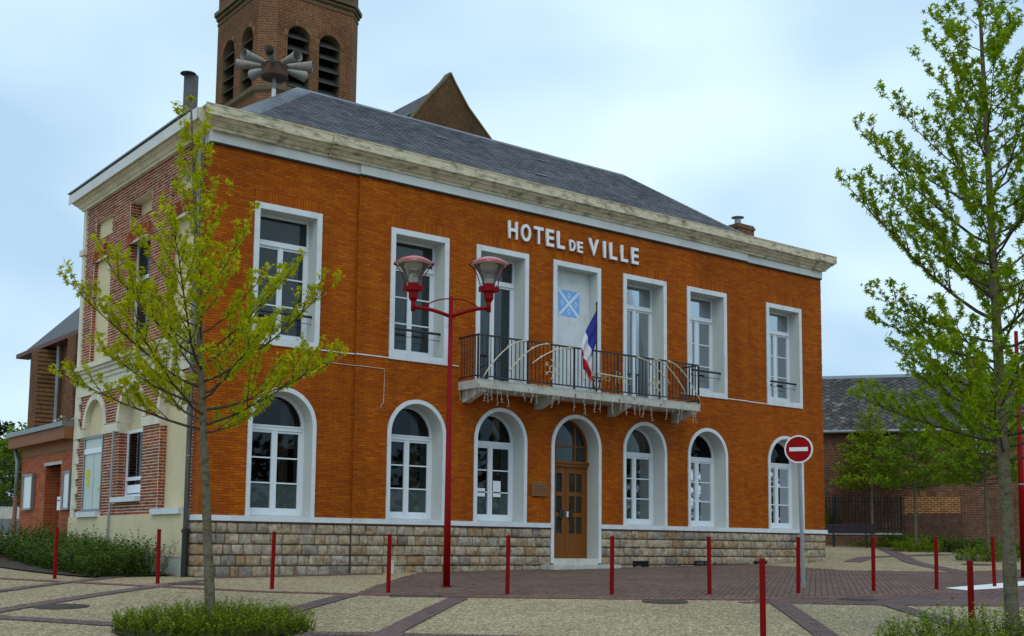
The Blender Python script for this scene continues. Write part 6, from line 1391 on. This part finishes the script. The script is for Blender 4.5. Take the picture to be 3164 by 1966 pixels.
# flowering plant seen above the annexe roof
def roofplant(rs): return rs.uniform(1.2, 2.2), rs.uniform(9.0, 12.5), 1.0
rs = random.Random(71); st = MB(); LVS = []; WV = []
for k in range(60):
    x, y = rs.uniform(.5, 1.5), rs.uniform(8.6, 12.0); P = [Vector((x, y, 4.52)), Vector((x + rs.uniform(-.1, .1), y, 4.62)), Vector((x + rs.uniform(-.2, .2), y + rs.uniform(-.1, .1), 4.62 + rs.uniform(.1, .32)))]; st.tube(P, .006, 3)
    for j in range(8): q = P[1].lerp(P[2], rs.random()); LVS.append((tuple(q), (rs.uniform(-1, 1), rs.uniform(-1, 1), .4), (0, 0, 1), .09))
    for j in range(3): WV.append((tuple(P[2]), (rs.uniform(-1, 1), rs.uniform(-1, 1), .5), (0, 0, 1), .09))
rpl = thing('roof_plants', (1, 10, 4.52), 'pale flowering plants showing above the annexe roof edge', 'plants'); st.build('stems', MT['twig'], rpl); leaf_mesh('leaves', LVS, (OV, OF), MT['leafY'], rpl); leaf_mesh('flowers', WV, (OV, OF), MT['fwhite'], rpl)
# ------------------------------------------------------------------ far left: steps, railing, trees
def fl_(u, d): q = Vector((CX, CY, 0)) + Vector((math.sin(YAW), math.cos(YAW), 0)) * d + Vector((math.cos(YAW), -math.sin(YAW), 0)) * (u * d); return q
stp = thing('stone_steps', tuple(fl_(-.425, 40)) , 'grey stone steps left of the annexe', 'steps')
for k in range(4):
    q = fl_(-.45, 39 + k * .45); z_ = 1.75 + k * .24; MB().obox((q.x, q.y, 1.0), Vector((.79, -.61, 0)) * 2.3, Vector((.61, .79, 0)) * 1.0, (0, 0, z_ - 1.0)).build('step', MT['steps'], stp)
gf = thing('iron_railing', tuple(fl_(-.45, 43)), 'black iron railing left of the annexe before dark trees', 'railing')
q0, q1 = fl_(-.47, 43), fl_(-.405, 43); dv = (q1 - q0)
for k in range(26): q = q0 + dv * k / 25; MB().tube([(q.x, q.y, 2.9), (q.x, q.y, 4.75)], .012, 4).build('picket', MT['blackiron'], gf)
for zz in (3.0, 4.55): MB().obox((q0.x, q0.y, zz), dv, (.02, .02, 0), (0, 0, .04)).build('rail', MT['blackiron'], gf)
MB().obox((q0.x, q0.y, 1.0), dv, (.61 * .25, .79 * .25, 0), (0, 0, 1.95)).build('kerb_wall', MT['concrete'], gf)
for k, (u, d, h, r_, lab) in enumerate([(-.447, 62, 7.2, 2.2, 'dark round tree at the left edge beyond the annexe'), (-.412, 58, 5.6, 2.2, 'lower dark green tree just left of the annexe')]):
    q = fl_(u, d); tree('broadleaf_tree', lab, (q.x, q.y, 1.8), h, .16, [(0, r_ * .7), (h * .3, r_), (h * .6, r_ * .95), (h * .85, r_ * .6), (h + .1, .2)], h * .18, 46, MT['farleaf'] if k == 0 else MT['leafB'], .2, 16, 80 + k, tmpl=(OV, OF), up=.5, twigs=9, tipclump=10)
rs = random.Random(90); LVS = []
for k in range(26):
    cx_, cy_ = -34 + k * 4.4 + rs.uniform(-1, 1), -47 + rs.uniform(-3, 3); hh_ = rs.uniform(6.5, 10.5); rr2 = rs.uniform(2.6, 3.6)
    for j in range(420):
        a, f_ = rs.uniform(0, 6.283), rs.random(); r2 = rr2 * math.sqrt(rs.random()) * (1 - .55 * f_ ** 2); LVS.append(((cx_ + r2 * math.cos(a), cy_ + r2 * math.sin(a), .2 + f_ * hh_), (rs.uniform(-1, 1), rs.uniform(-1, 1), rs.uniform(-1, 1)), (rs.uniform(-1, 1), rs.uniform(-1, 1), 1), rs.uniform(.5, 1.0)))
far = leaf_mesh('far_trees', LVS, (OV, OF), MT['farleaf'], None, kind='stuff'); far['label'] = 'mass of dark trees across the square, mirrored in the lower windows'
print('objects', len(sc.objects), 'tris', sum(len(o.data.polygons) for o in sc.objects if o.type == 'MESH'))
